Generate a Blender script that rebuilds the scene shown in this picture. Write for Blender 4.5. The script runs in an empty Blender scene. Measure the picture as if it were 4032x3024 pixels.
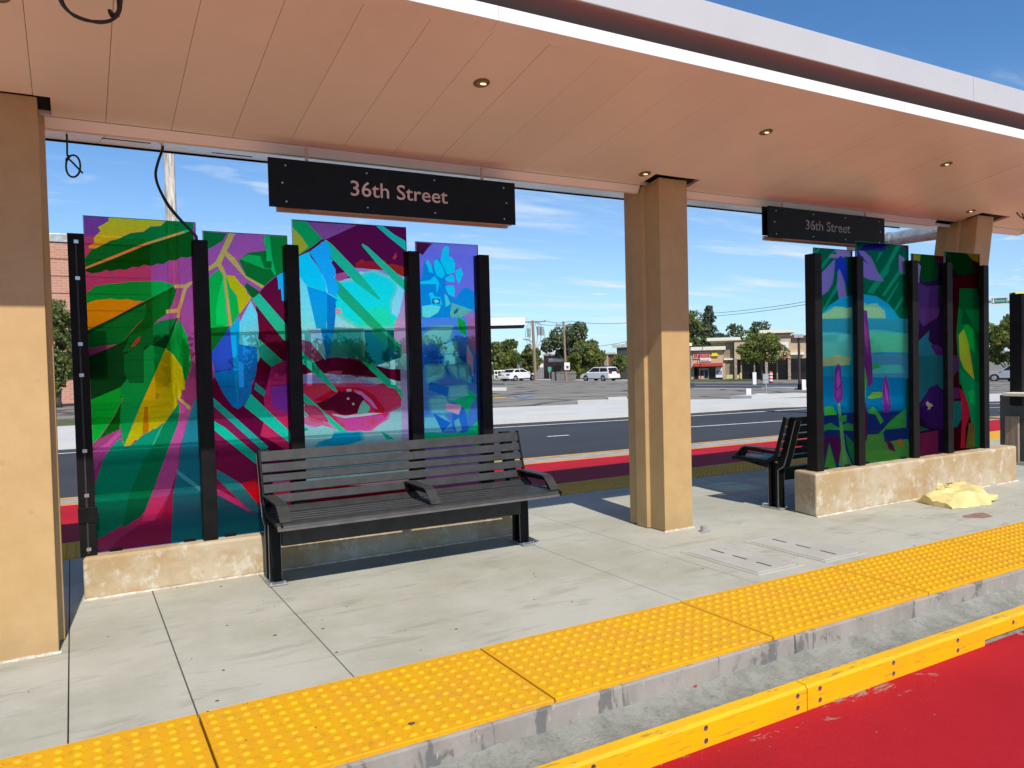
import bpy, bmesh, math, random
from mathutils import Vector, Matrix
from mathutils.geometry import delaunay_2d_cdt
random.seed(7)
SC = bpy.context.scene
COL = SC.collection

# ------------------------------------------------------------------ camera
RW = Matrix(((0.8675856771889523, -0.4966604838721377, -0.02496911084682656),
             (0.03650813424997388, 0.0135379379011806, 0.9992416526401257),
             (-0.49594581243334734, -0.8678393215320898, 0.029877468643598745)))   # world -> camera axes
CAM = Vector((0.0, 0.0, 1.32))
FPX, CX, CY = 3028.0, 2016.0, 1512.0
cam_d = bpy.data.cameras.new('camera')
cam_d.sensor_width = 36.0
cam_d.lens = FPX / 4032.0 * 36.0
cam_d.clip_start, cam_d.clip_end = 0.05, 4000.0
cam = bpy.data.objects.new('camera', cam_d)
cam.matrix_world = Matrix.Translation(CAM) @ RW.transposed().to_4x4()
COL.objects.link(cam)
SC.camera = cam

# ------------------------------------------------------------------ sky, sun, exposure
SUN_DIR = Vector((0.12, 1.0, -1.07)).normalized()        # the way the light travels
SUN_EL = math.asin(-SUN_DIR.z)
SUN_ROT = math.atan2(-SUN_DIR.x, -SUN_DIR.y)
world = bpy.data.worlds.new('World')
SC.world = world
world.use_nodes = True
nt = world.node_tree
nt.nodes.clear()
wo = nt.nodes.new('ShaderNodeOutputWorld')
bg = nt.nodes.new('ShaderNodeBackground')
sky = nt.nodes.new('ShaderNodeTexSky')
sky.sky_type = 'NISHITA'
sky.sun_disc = False
sky.sun_elevation = SUN_EL
sky.sun_rotation = SUN_ROT
sky.altitude = 1350.0
sky.air_density = 1.0
sky.dust_density = 1.0
sky.ozone_density = 2.6
tc = nt.nodes.new('ShaderNodeTexCoord')
sep = nt.nodes.new('ShaderNodeSeparateXYZ')
nt.links.new(tc.outputs['Generated'], sep.inputs[0])
def wmath(op, a, b=None, c=None):
    n = nt.nodes.new('ShaderNodeMath'); n.operation = op
    for i, v in enumerate((a, b, c)):
        if v is None: continue
        if isinstance(v, (int, float)): n.inputs[i].default_value = v
        else: nt.links.new(v, n.inputs[i])
    return n.outputs[0]
zz = wmath('MAXIMUM', sep.outputs['Z'], 0.02)
zz2 = wmath('ADD', zz, 0.06)
comb = nt.nodes.new('ShaderNodeCombineXYZ')
nt.links.new(wmath('DIVIDE', sep.outputs['X'], zz2), comb.inputs[0])
nt.links.new(wmath('DIVIDE', sep.outputs['Y'], zz2), comb.inputs[1])
def wnoise(scale, detail, rough, sx, sy, off):
    mp = nt.nodes.new('ShaderNodeMapping')
    mp.inputs['Scale'].default_value = (sx, sy, 1)
    mp.inputs['Rotation'].default_value = (0, 0, 0.75)
    mp.inputs['Location'].default_value = (off, off * 0.7, 0)
    nt.links.new(comb.outputs[0], mp.inputs[0])
    n = nt.nodes.new('ShaderNodeTexNoise')
    n.inputs['Scale'].default_value = scale
    n.inputs['Detail'].default_value = detail
    n.inputs['Roughness'].default_value = rough
    nt.links.new(mp.outputs[0], n.inputs[0])
    return n.outputs[0]
def wstep(v, a, b):
    n = nt.nodes.new('ShaderNodeMapRange'); n.interpolation_type = 'SMOOTHSTEP'
    n.inputs['From Min'].default_value = a; n.inputs['From Max'].default_value = b
    nt.links.new(v, n.inputs[0]); return n.outputs[0]
streak = wstep(wnoise(0.9, 7, 0.62, 0.55, 1.9, 3.1), 0.49, 0.74)
puff = wstep(wnoise(2.6, 6, 0.55, 1.0, 1.3, 8.4), 0.56, 0.72)
mask = wstep(wnoise(0.35, 2, 0.5, 1, 1, 1.7), 0.42, 0.62)
lowband = wmath('SUBTRACT', 1.0, wstep(sep.outputs['Z'], 0.25, 0.36))
cl = wmath('MULTIPLY', wmath('ADD', wmath('MULTIPLY', streak, 0.6), wmath('MULTIPLY', puff, wmath('MULTIPLY', mask, 0.6))), lowband)
haze = wmath('MULTIPLY', wmath('SUBTRACT', 1.0, wstep(sep.outputs['Z'], -0.02, 0.34)), 0.34)
cl = wmath('MINIMUM', wmath('ADD', cl, haze), 0.85)
mixc = nt.nodes.new('ShaderNodeMix'); mixc.data_type = 'RGBA'
nt.links.new(cl, mixc.inputs[0])
tint = nt.nodes.new('ShaderNodeMix'); tint.data_type = 'RGBA'; tint.blend_type = 'MULTIPLY'; tint.inputs[0].default_value = 1.0
nt.links.new(sky.outputs[0], tint.inputs[6]); tint.inputs[7].default_value = (.53, .84, 1.05, 1)
nt.links.new(tint.outputs[2], mixc.inputs[6])
mixc.inputs[7].default_value = (5.6, 6.1, 6.7, 1)
nt.links.new(mixc.outputs[2], bg.inputs[0])
bg.inputs[1].default_value = 0.125
nt.links.new(bg.outputs[0], wo.inputs[0])

sun_d = bpy.data.lights.new('sun', 'SUN')
sun_d.energy = 4.2
sun_d.angle = math.radians(0.53)
sun_d.color = (1.0, 0.925, 0.81)
sun = bpy.data.objects.new('sun', sun_d)
sun.rotation_euler = SUN_DIR.to_track_quat('-Z', 'Y').to_euler()
sun.location = (-5, -20, 30)
COL.objects.link(sun)

SC.view_settings.view_transform = 'Standard'
SC.view_settings.look = 'None'
SC.view_settings.exposure = 0.23
SC.view_settings.gamma = 1.0
SC.view_settings.use_curve_mapping = False
SC.render.engine = 'CYCLES'
SC.cycles.max_bounces = 10
SC.cycles.diffuse_bounces = 5
SC.cycles.transparent_max_bounces = 24
SC.cycles.caustics_reflective = False
SC.cycles.caustics_refractive = False

# ------------------------------------------------------------------ measuring helpers (photograph pixel -> place)
def ray(px, py):
    return RW.transposed() @ Vector((px - CX, -(py - CY), -FPX))
def at_y(px, py, y):
    d = ray(px, py); return CAM + d * (y / d.y)
def at_d(px, py, dist):
    d = ray(px, py); return CAM + d * (dist / math.hypot(d.x, d.y))
XS, SLOPE, XE = 18.0, 0.028, 130.0
def gh(x):
    return -0.25 - SLOPE * (min(max(x, XS), XE) - XS)
def on_ground(px, py):
    d = ray(px, py)
    t = (-0.25 - CAM.z) / d.z
    p = CAM + d * t
    if p.x > XS or t < 0:
        # z = -.25 - s (x - XS)
        t = (-0.25 + SLOPE * XS - CAM.z) / (d.z + SLOPE * d.x)
        p = CAM + d * t
    return p

# ------------------------------------------------------------------ mesh helpers
ORG = {}
class MB:
    def __init__(s): s.v = []; s.f = []; s.m = []; s.mi = 0
    def add(s, vs, fs):
        o = len(s.v); s.v += [tuple(v) for v in vs]
        for f in fs: s.f.append([i + o for i in f]); s.m.append(s.mi)
        return s
    def box(s, x0, x1, y0, y1, z0, z1):
        return s.add([(x0,y0,z0),(x1,y0,z0),(x1,y1,z0),(x0,y1,z0),(x0,y0,z1),(x1,y0,z1),(x1,y1,z1),(x0,y1,z1)],
                     [(0,3,2,1),(4,5,6,7),(0,1,5,4),(1,2,6,5),(2,3,7,6),(3,0,4,7)])
    def obox(s, c, ux, uy, uz, hx, hy, hz):
        c, ux, uy, uz = Vector(c), Vector(ux), Vector(uy), Vector(uz)
        vs = [c + ux*a*hx + uy*b*hy + uz*d*hz for d in (-1,1) for (a,b) in ((-1,-1),(1,-1),(1,1),(-1,1))]
        return s.add(vs, [(0,3,2,1),(4,5,6,7),(0,1,5,4),(1,2,6,5),(2,3,7,6),(3,0,4,7)])
    def bar(s, p, q, w, h, up=(0,0,1)):
        p, q = Vector(p), Vector(q); d = (q-p); L = d.length; d = d / L
        u = Vector(up)
        if abs(d.dot(u)) > .98: u = Vector((0,1,0))
        sd = d.cross(u).normalized(); u2 = sd.cross(d)
        return s.obox((p+q)/2, d, sd, u2, L/2, w/2, h/2)
    def prism(s, poly, fn, a, b):
        """poly 2D, fn(u,v,t)->xyz, extruded from a to b"""
        n = len(poly)
        vs = [fn(u,v,a) for u,v in poly] + [fn(u,v,b) for u,v in poly]
        fs = [list(range(n))[::-1], list(range(n, 2*n))]
        for i in range(n):
            j = (i+1) % n; fs.append((i, j, n+j, n+i))
        return s.add(vs, fs)
    def tube(s, pts, r, n=8, caps=True):
        pts = [Vector(p) for p in pts]; k = len(pts); rings = []
        rr = r if isinstance(r, (list, tuple)) else [r]*k
        pu = None
        for i, p in enumerate(pts):
            d = (pts[min(i+1,k-1)] - pts[max(i-1,0)]).normalized()
            if pu is None:
                pu = Vector((0,0,1)) if abs(d.z) < .9 else Vector((1,0,0))
            u = (pu - d*pu.dot(d))
            u = u.normalized() if u.length > 1e-6 else d.orthogonal().normalized()
            pu = u; w = d.cross(u)
            rings.append([p + (u*math.cos(2*math.pi*j/n) + w*math.sin(2*math.pi*j/n))*rr[i] for j in range(n)])
        vs = [v for rg in rings for v in rg]; fs = []
        for i in range(k-1):
            for j in range(n):
                a = i*n+j; b = i*n+(j+1)%n
                fs.append((a, b, b+n, a+n))
        if caps: fs.append(list(range(n))[::-1]); fs.append([(k-1)*n+j for j in range(n)])
        return s.add(vs, fs)
    def cyl(s, p, q, r0, r1=None, n=16): return s.tube([p, q], [r0, r1 if r1 is not None else r0], n)
    def quad(s, a, b, c, d): return s.add([a,b,c,d], [(0,1,2,3)])
    def build(s, name, mats, parent=None, smooth=False, bevel=0, kind=None, label=None, seg=2, recalc=True):
        o0 = ORG.get(parent.name, Vector((0,0,0))) if parent else Vector((0,0,0))
        me = bpy.data.meshes.new(name)
        me.from_pydata([tuple(Vector(v) - o0) for v in s.v], [], s.f)
        if not isinstance(mats, (list, tuple)): mats = [mats]
        for m in mats: me.materials.append(m)
        if len(mats) > 1: me.polygons.foreach_set('material_index', s.m)
        if recalc:
            bm = bmesh.new(); bm.from_mesh(me); bmesh.ops.recalc_face_normals(bm, faces=bm.faces); bm.to_mesh(me); bm.free()
        if smooth: me.shade_smooth() if smooth is True else me.set_sharp_from_angle(angle=smooth)
        if smooth and smooth is not True:
            me.polygons.foreach_set('use_smooth', [True]*len(me.polygons)); me.set_sharp_from_angle(angle=smooth)
        o = bpy.data.objects.new(name, me); COL.objects.link(o)
        if parent: o.parent = parent; ORG[o.name] = o0
        else: ORG[o.name] = Vector((0,0,0))
        if bevel:
            b = o.modifiers.new('bevel', 'BEVEL'); b.width = bevel; b.segments = seg; b.limit_method = 'ANGLE'; b.angle_limit = 0.6
        if kind: o['kind'] = kind
        if label: o['label'] = label
        return o
def thing(name, label, cat, loc=(0,0,0), group=None):
    o = bpy.data.objects.new(name, None); COL.objects.link(o)
    o.location = loc; o.empty_display_size = .2
    ORG[o.name] = Vector(loc)
    return tag(o, label, cat, group)
def tag(o, label, cat, group=None):
    o['label'] = label; o['category'] = cat
    if group: o['group'] = group
    return o
def copy_tree(o, parent=None):
    c = o.copy(); COL.objects.link(c)
    if parent: c.parent = parent
    ORG[c.name] = ORG.get(o.name, Vector((0,0,0)))
    for ch in list(o.children): copy_tree(ch, c)
    return c
def inst(src, name, parent, loc, rot=0, kind=None):
    """another object on the same mesh, as a part of parent (mesh is in local coords, loc in world)"""
    o = bpy.data.objects.new(name, src.data); COL.objects.link(o)
    o.parent = parent; o.location = Vector(loc) - ORG[parent.name]; o.rotation_euler.z = rot
    ORG[o.name] = Vector(loc)
    for m in src.modifiers:
        if m.type == 'BEVEL':
            b = o.modifiers.new('bevel', 'BEVEL'); b.width = m.width; b.segments = m.segments; b.limit_method = 'ANGLE'; b.angle_limit = .6
    if kind: o['kind'] = kind
    return o

# ------------------------------------------------------------------ materials
def S(r, g, b):
    f = lambda c: ((c/255.0)/12.92 if c/255.0 <= .04045 else ((c/255.0+.055)/1.055)**2.4)
    return (f(r), f(g), f(b))
class NT:
    def __init__(s, name):
        s.m = bpy.data.materials.new(name); s.m.use_nodes = True; s.t = s.m.node_tree
        s.b = s.t.nodes['Principled BSDF']; s.tc = s.t.nodes.new('ShaderNodeTexCoord')
    def n(s, typ, **kw):
        nd = s.t.nodes.new(typ)
        for k, v in kw.items(): setattr(nd, k, v)
        return nd
    def l(s, a, b): s.t.links.new(a, b)
    def noise(s, scale, detail=4, rough=.55, stretch=(1,1,1), coord='Object', dist=0):
        mp = s.n('ShaderNodeMapping'); mp.inputs['Scale'].default_value = stretch
        s.l(s.tc.outputs[coord], mp.inputs[0])
        nd = s.n('ShaderNodeTexNoise'); nd.inputs['Scale'].default_value = scale
        nd.inputs['Detail'].default_value = detail; nd.inputs['Roughness'].default_value = rough
        nd.inputs['Distortion'].default_value = dist
        s.l(mp.outputs[0], nd.inputs[0]); return nd.outputs[0]
    def ramp(s, v, a, b, smooth=True):
        nd = s.n('ShaderNodeMapRange'); nd.interpolation_type = 'SMOOTHSTEP' if smooth else 'LINEAR'
        nd.inputs['From Min'].default_value = a; nd.inputs['From Max'].default_value = b
        s.l(v, nd.inputs[0]); return nd.outputs[0]
    def mix(s, fac, a, b, blend='MIX'):
        nd = s.n('ShaderNodeMix', data_type='RGBA', blend_type=blend)
        if isinstance(fac, (int, float)): nd.inputs[0].default_value = fac
        else: s.l(fac, nd.inputs[0])
        for i, c in ((6, a), (7, b)):
            if isinstance(c, tuple): nd.inputs[i].default_value = (*c[:3], 1)
            else: s.l(c, nd.inputs[i])
        return nd.outputs[2]
    def math(s, op, a, b=0.0):
        nd = s.n('ShaderNodeMath', operation=op)
        for i, v in enumerate((a, b)):
            if isinstance(v, (int, float)): nd.inputs[i].default_value = v
            else: s.l(v, nd.inputs[i])
        return nd.outputs[0]
    def bump(s, v, strength, dist=.01):
        nd = s.n('ShaderNodeBump'); nd.inputs['Strength'].default_value = strength; nd.inputs['Distance'].default_value = dist
        s.l(v, nd.inputs['Height']); s.l(nd.outputs[0], s.b.inputs['Normal'])
    def set(s, col=None, rough=.5, metal=0, spec=.5):
        if col is not None:
            if isinstance(col, tuple): s.b.inputs['Base Color'].default_value = (*col[:3], 1)
            else: s.l(col, s.b.inputs['Base Color'])
        if isinstance(rough, (int, float)): s.b.inputs['Roughness'].default_value = rough
        else: s.l(rough, s.b.inputs['Roughness'])
        s.b.inputs['Metallic'].default_value = metal
        s.b.inputs['Specular IOR Level'].default_value = spec
        return s.m
def simple(name, c, rough=.5, metal=0, var=.12, scale=6, bump=0, bscale=60, spec=.5, stretch=(1,1,1)):
    k = NT(name)
    n1 = k.noise(scale, 5, .6, stretch)
    dark = tuple(v*(1-var) for v in c); lite = tuple(min(1, v*(1+var)) for v in c)
    col = k.mix(k.ramp(n1, .3, .7), dark, lite)
    if bump: k.bump(k.noise(bscale, 4, .6), bump, .004)
    return k.set(col, rough, metal, spec)

def concrete(name, base, stain, dirt, sc=1.0, rough=.85):
    k = NT(name)
    c = k.mix(k.ramp(k.noise(1.3*sc, 6, .62), .35, .68), base, stain)
    c = k.mix(k.math('MULTIPLY', k.ramp(k.noise(5.5*sc, 6, .7, (1,2.2,1)), .52, .74), .45), c, dirt)
    c = k.mix(k.math('MULTIPLY', k.ramp(k.noise(90*sc, 3, .7), .55, .75), .22), c, tuple(v*.55 for v in base))
    c = k.mix(k.math('MULTIPLY', k.ramp(k.noise(24*sc, 4, .7), .6, .8), .18), c, tuple(min(1,v*1.25) for v in base))
    k.bump(k.noise(140*sc, 5, .7), .25, .003)
    return k.set(c, rough, 0, .3)
M = {}
k = NT('platform_concrete')
c = k.mix(k.ramp(k.noise(1.1, 7, .66), .38, .64), (.455,.45,.39), (.375,.37,.30))
c = k.mix(k.math('MULTIPLY', k.ramp(k.noise(3.2, 7, .7, (.6,2.4,1), dist=.5), .53, .66), .5), c, (.27,.265,.21))
c = k.mix(k.math('MULTIPLY', k.ramp(k.noise(14, 5, .7, (.35,5,1)), .54, .70), .28), c, (.25,.245,.21))
c = k.mix(k.math('MULTIPLY', k.ramp(k.noise(9, 5, .7), .62, .74), .35), c, (.52,.515,.47))
c = k.mix(k.math('MULTIPLY', k.ramp(k.noise(.55, 5, .6), .56, .68), .35), c, (.30,.275,.19))
c = k.mix(k.math('MULTIPLY', k.ramp(k.noise(110, 3, .7), .55, .72), .28), c, (.22,.215,.19))
c = k.mix(k.ramp(k.noise(13, 1.5, .4), .80, .815), c, (.12,.115,.10))
k.bump(k.noise(60, 5, .75, (.5,3,1)), .3, .003)
M['slab'] = k.set(c, .85, 0, .3)
M['sidewalk'] = concrete('sidewalk_concrete', (.60,.59,.56), (.54,.53,.50), (.45,.44,.42), .5)
k = NT('rough_mortar')
c = k.mix(k.ramp(k.noise(7, 7, .7), .38, .64), (.345,.34,.295), (.25,.25,.21))
c = k.mix(k.math('MULTIPLY', k.ramp(k.noise(30, 5, .75), .52, .68), .45), c, (.13,.13,.108))
c = k.mix(k.math('MULTIPLY', k.ramp(k.noise(55, 4, .7), .60, .72), .5), c, (.46,.45,.41))
c = k.mix(k.math('MULTIPLY', k.ramp(k.noise(12, 3, .5), .72, .735), .9), c, (.42,.02,.03))
k.bump(k.noise(32, 7, .78), .9, .02)
M['ledge'] = k.set(c, .9, 0, .25)
# kerb face: grey with upright drag marks and a few flecks of red paint
k = NT('kerb_concrete')
c = k.mix(k.ramp(k.noise(5, 6, .65, (1,1,.5)), .35, .7), (.335,.32,.285), (.255,.245,.22))
c = k.mix(k.math('MULTIPLY', k.ramp(k.noise(10, 5, .62, (1,1,.4), dist=.6), .54, .60), .8), c, (.125,.13,.13))
c = k.mix(k.math('MULTIPLY', k.ramp(k.noise(34, 4, .7, (1,1,.5)), .62, .7), .6), c, (.52,.51,.48))
c = k.mix(k.math('MULTIPLY', k.ramp(k.noise(19, 3, .5), .775, .785), 1), c, (.5,.02,.03))
k.bump(k.noise(60, 5, .7), .35, .006)
M['kerb'] = k.set(c, .85, 0, .3)
# tan mottled concrete of the windscreen bases
k = NT('base_wall_concrete')
c = k.mix(k.ramp(k.noise(3.2, 6, .65, (1,1,1.4)), .36, .66), (.42,.295,.155), (.50,.42,.30))
c = k.mix(k.math('MULTIPLY', k.ramp(k.noise(8, 6, .7, (1,1,.7)), .52, .66), .85), c, (.60,.56,.47))
c = k.mix(k.math('MULTIPLY', k.ramp(k.noise(17, 5, .7), .6, .72), .5), c, (.34,.24,.13))
k.bump(k.noise(50, 5, .7), .3, .006)
M['basewall'] = k.set(c, .85, 0, .3)
# yellow tactile paving
k = NT('tactile_yellow')
c = k.mix(k.ramp(k.noise(3.5, 6, .65), .35, .7), (.72,.405,.004), (.72,.34,.018))
c = k.mix(k.math('MULTIPLY', k.ramp(k.noise(11, 6, .7), .55, .75), .5), c, (.64,.32,.06))
c = k.mix(k.math('MULTIPLY', k.ramp(k.noise(26, 3, .6), .74, .78), .7), c, (.2,.11,.03))
c = k.mix(k.math('MULTIPLY', k.ramp(k.noise(75, 4, .75), .55, .72), .45), c, (.42,.215,.03))
c = k.mix(k.math('MULTIPLY', k.ramp(k.noise(1.1, 7, .7, (1,2,1)), .55, .72), .35), c, (.50,.27,.07))
M['tactile'] = k.set(c, k.ramp(k.noise(30,3,.6), -.9, 1.6), 0, .22)
k = NT('tactile_plate')
c = k.mix(k.ramp(k.noise(3.5, 6, .65), .35, .7), (.70,.375,.005), (.68,.325,.015))
c = k.mix(k.math('MULTIPLY', k.ramp(k.noise(26, 5, .75), .50, .70), .55), c, (.40,.195,.03))
c = k.mix(k.math('MULTIPLY', k.ramp(k.noise(1.3, 7, .7, (1,2,1)), .52, .68), .5), c, (.47,.25,.07))
c = k.mix(k.ramp(k.noise(16, 2, .5), .775, .79), c, (.10,.06,.03))
M['tactile_plate'] = k.set(c, .6, 0, .22)
k = NT('rail_yellow')
c = k.mix(k.ramp(k.noise(2.5, 5, .6, (1,1,2)), .35, .7), (.80,.46,.002), (.76,.41,.006))
c = k.mix(k.math('MULTIPLY', k.ramp(k.noise(14, 6, .7, (.5,1,2)), .60, .70), .45), c, (.42,.23,.04))
c = k.mix(k.math('MULTIPLY', k.ramp(k.noise(38, 4, .7, (.18,1,3)), .59, .66), .6), c, (.22,.125,.05))
k.bump(k.noise(30, 4, .6, (.5,1,2)), .15, .004)
M['rail'] = k.set(c, .38, 0, .5)
# red bus lane paint, worn through to grey along the kerb
k = NT('bus_lane_red')
c = k.mix(k.ramp(k.noise(1.2, 6, .62), .3, .7), (.40,.006,.016), (.46,.010,.020))
c = k.mix(k.math('MULTIPLY', k.ramp(k.noise(40, 4, .7), .5, .8), .35), c, (.34,.010,.02))
sepn = k.n('ShaderNodeSeparateXYZ'); k.l(k.tc.outputs['Object'], sepn.inputs[0])
edge = k.ramp(sepn.outputs[1], 1.85, 2.26)
wear = k.ramp(k.math('ADD', k.noise(5, 7, .7, (.7,1.3,1), dist=.4), k.math('MULTIPLY', edge, .16)),   .735, .79)
c = k.mix(k.math('MULTIPLY', wear, .9), c, (.30,.25,.22))
flk = k.ramp(k.noise(26, 2, .5), .775, .79)
c = k.mix(k.math('MULTIPLY', flk, .6), c, (.5,.45,.42))
c = k.mix(k.math('MULTIPLY', k.ramp(k.noise(170, 3, .8), .5, .72), .4), c, (.24,.006,.012))
c = k.mix(k.math('MULTIPLY', k.ramp(k.noise(210, 2, .8), .62, .74), .35), c, (.62,.09,.09))
c = k.mix(k.math('MULTIPLY', k.ramp(k.noise(.8, 6, .7, (.25,1.6,1)), .54, .72), .4), c, (.27,.010,.016))
k.bump(k.noise(150, 5, .8), .8, .006)
M['redlane'] = k.set(c, .8, 0, .2)
M['redlane_far'] = simple('far_bus_lane_red', (.42,.008,.02), .8, var=.12, scale=2, spec=.2)
k = NT('asphalt_new')
c = k.mix(k.ramp(k.noise(.6, 5, .6, (.3,1,1)), .3, .7), (.040,.041,.047), (.052,.053,.058))
c = k.mix(k.math('MULTIPLY', k.ramp(k.noise(60, 3, .7), .55, .75), .35), c, (.085,.085,.09))
M['asphalt'] = k.set(c, .8, 0, .35)
k = NT('asphalt_old')
c = k.mix(k.ramp(k.noise(.35, 6, .65, (.4,1.2,1)), .3, .7), (.215,.192,.162), (.285,.258,.220))
vor = k.n('ShaderNodeTexVoronoi', feature='DISTANCE_TO_EDGE'); vor.inputs['Scale'].default_value = .33
mpp = k.n('ShaderNodeMapping'); mpp.inputs['Scale'].default_value = (.55,1,1); k.l(k.tc.outputs['Object'], mpp.inputs[0])
dd = k.n('ShaderNodeVectorMath', operation='ADD'); nn = k.n('ShaderNodeTexNoise'); nn.inputs['Scale'].default_value = .5
k.l(mpp.outputs[0], nn.inputs[0]); k.l(mpp.outputs[0], dd.inputs[0]); k.l(nn.outputs[1], dd.inputs[1]); k.l(dd.outputs[0], vor.inputs[0])
crk = k.math('SUBTRACT', 1.0, k.ramp(vor.outputs[0], .02, .06))
c = k.mix(k.math('MULTIPLY', crk, .8), c, (.05,.048,.045))
M['lot'] = k.set(c, .85, 0, .3)
M['ground'] = simple('bare_ground', (.20,.185,.15), .95, var=.25, scale=.4)
M['grass'] = simple('mown_grass', (.085,.105,.03), .95, var=.35, scale=3)
M['paint_w'] = simple('white_road_paint', (.72,.72,.70), .7, var=.15, scale=5)
M['paint_y'] = simple('yellow_road_paint', (.62,.36,.05), .7, var=.15, scale=5)
M['paint_o'] = simple('orange_lane_edge', (.75,.22,.06), .7, var=.12, scale=4)
M['paint_g'] = simple('grey_gutter_concrete', (.36,.34,.30), .85, var=.2, scale=4)
M['paint_blue'] = simple('faded_blue_paint', (.17,.22,.33), .85, var=.3, scale=2)
# canopy
def sheen(name, c, rough, var=.05, spec=.5, sc=2.0):
    k = NT(name)
    oi = k.n('ShaderNodeObjectInfo')
    cc = k.mix(k.ramp(k.noise(sc, 5, .6), .3, .7), tuple(v*(1-var) for v in c), c)
    cc = k.mix(k.math('MULTIPLY', oi.outputs['Random'], .07), cc, tuple(v*.4 for v in c))
    cc = k.mix(k.math('MULTIPLY', k.ramp(k.noise(1.6, 7, .7, (1,.4,1)), .58, .70), .06), cc, tuple(v*.4 for v in c))
    r = k.math('ADD', k.math('MULTIPLY', k.noise(6, 4, .6), .08), rough-.04)
    return k.set(cc, r, 0, spec)
M['soffit'] = sheen('soffit_panel_paint', (.97,.87,.76), .30, spec=.8)
M['white_metal'] = sheen('white_canopy_metal', (.80,.79,.77), .30, spec=.6)
M['fascia'] = sheen('pale_grey_fascia', (.55,.55,.555), .35, spec=.4)
M['edge_white'] = sheen('white_edge_trim', (.90,.90,.89), .3, spec=.5)
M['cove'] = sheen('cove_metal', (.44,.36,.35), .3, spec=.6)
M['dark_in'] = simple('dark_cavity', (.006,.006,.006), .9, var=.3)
k = NT('column_paint')
c = k.mix(k.ramp(k.noise(5, 6, .65), .3, .7), (.45,.29,.120), (.50,.33,.148))
c = k.mix(k.math('MULTIPLY', k.ramp(k.noise(120, 3, .7), .55, .75), .18), c, (.40,.25,.12))
c = k.mix(k.math('MULTIPLY', k.ramp(k.noise(2.2, 6, .7, (1,1,.35)), .6, .72), .25), c, (.44,.29,.16))
c = k.mix(k.math('MULTIPLY', k.ramp(k.noise(320, 2, .6), .6, .75), .22), c, (.66,.50,.32))
sz = k.n('ShaderNodeSeparateXYZ'); k.l(k.tc.outputs['Object'], sz.inputs[0])
foot = k.math('SUBTRACT', 1.0, k.ramp(k.math('ADD', sz.outputs[2], k.math('MULTIPLY', k.noise(7, 5, .7), .35)), .12, .42))
c = k.mix(k.math('MULTIPLY', foot, .45), c, (.30,.20,.10))
c = k.mix(k.math('MULTIPLY', k.ramp(k.noise(17, 3, .6), .68, .72), .35), c, (.33,.21,.10))
k.bump(k.noise(260, 4, .75), .4, .002)
M['column'] = k.set(c, .55, 0, .4)
M['grout'] = simple('pale_grout', (.62,.58,.50), .9, var=.25, scale=25, bump=.5)
M['black'] = simple('black_powder_coat', (.004,.004,.004), .5, var=.3, scale=12, spec=.18)
M['blackpost'] = simple('black_post_paint', (.006,.0052,.005), .55, var=.35, scale=9, spec=.18)
M['bench'] = simple('charcoal_bench_paint', (.036,.037,.038), .45, var=.2, scale=14, bump=.12, bscale=300, spec=.3)
M['bench_edge'] = simple('pale_bench_steel', (.20,.20,.205), .35, .6, var=.2, scale=10)
M['steel'] = simple('bolt_steel', (.55,.54,.52), .3, .9, var=.2, scale=30)
M['pink_core'] = simple('sign_inner_face', (.55,.40,.34), .4, var=.05)  # reflected soffit colour painted onto the pale box as pink
M['letter'] = simple('sign_letter_face', (.62,.46,.40), .4, var=.12, scale=18)  # box seen through the letters, same painted pink reflection
M['letter_dim'] = simple('sign_letter_face_dim', (.24,.22,.21), .45, var=.5, scale=22)  # darker copy for the far sign, its dimness put into the colour
M['galv'] = simple('galvanised_steel', (.40,.41,.40), .45, .5, var=.25, scale=6)
M['cable'] = simple('black_cable', (.012,.012,.014), .4, var=.2)
M['insul'] = simple('yellow_foam', (.74,.60,.26), .9, var=.22, scale=9, bump=.6, bscale=45)
M['cover'] = concrete('cover_concrete', (.44,.43,.39), (.39,.38,.34), (.31,.30,.27), 2.2)
M['wood'] = simple('weathered_wood', (.52,.47,.41), .85, var=.5, scale=3, stretch=(6,6,.5), bump=.5, bscale=30)
M['wood_b'] = simple('brown_wood', (.27,.19,.13), .85, var=.3, scale=4, stretch=(5,5,.5))
M['trunk'] = simple('bark', (.11,.085,.062), .9, var=.35, scale=5, stretch=(3,3,.6), bump=.6, bscale=20)
M['stain'] = simple('rust_stain', (.27,.155,.115), .9, var=.25, scale=14)
M['debris'] = simple('dark_debris', (.06,.055,.05), .8, var=.3)
M['brass'] = simple('lamp_reflector', (.75,.55,.25), .25, .8, var=.1)
M['ring'] = simple('lamp_ring', (.20,.14,.10), .4, .3, var=.1)
k = NT('lamp_glow'); k.b.inputs['Emission Color'].default_value = (1,.82,.45,1); k.b.inputs['Emission Strength'].default_value = 1.3
M['glow'] = k.set((.8,.7,.45), .3)
def leafmat(name, c, c2):
    k = NT(name)
    g = k.n('ShaderNodeNewGeometry')
    cc = k.mix(g.outputs['Random Per Island'], c, c2)
    k.set(cc, .55, 0, .3)
    tr = k.n('ShaderNodeBsdfTranslucent'); k.l(cc, tr.inputs[0])
    mx = k.n('ShaderNodeMixShader'); mx.inputs[0].default_value = .38
    k.l(k.b.outputs[0], mx.inputs[1]); k.l(tr.outputs[0], mx.inputs[2])
    k.l(mx.outputs[0], k.t.nodes['Material Output'].inputs[0])
    return k.m
M['leaf'] = leafmat('leaf_green', (0.106,0.144,0.037), (0.206,0.237,0.075))
M['leaf_d'] = leafmat('leaf_dark', (0.094,0.135,0.060), (0.188,0.225,0.119))
M['leaf_b'] = leafmat('leaf_bright', (0.125,0.169,0.027), (0.231,0.256,0.069))
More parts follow.
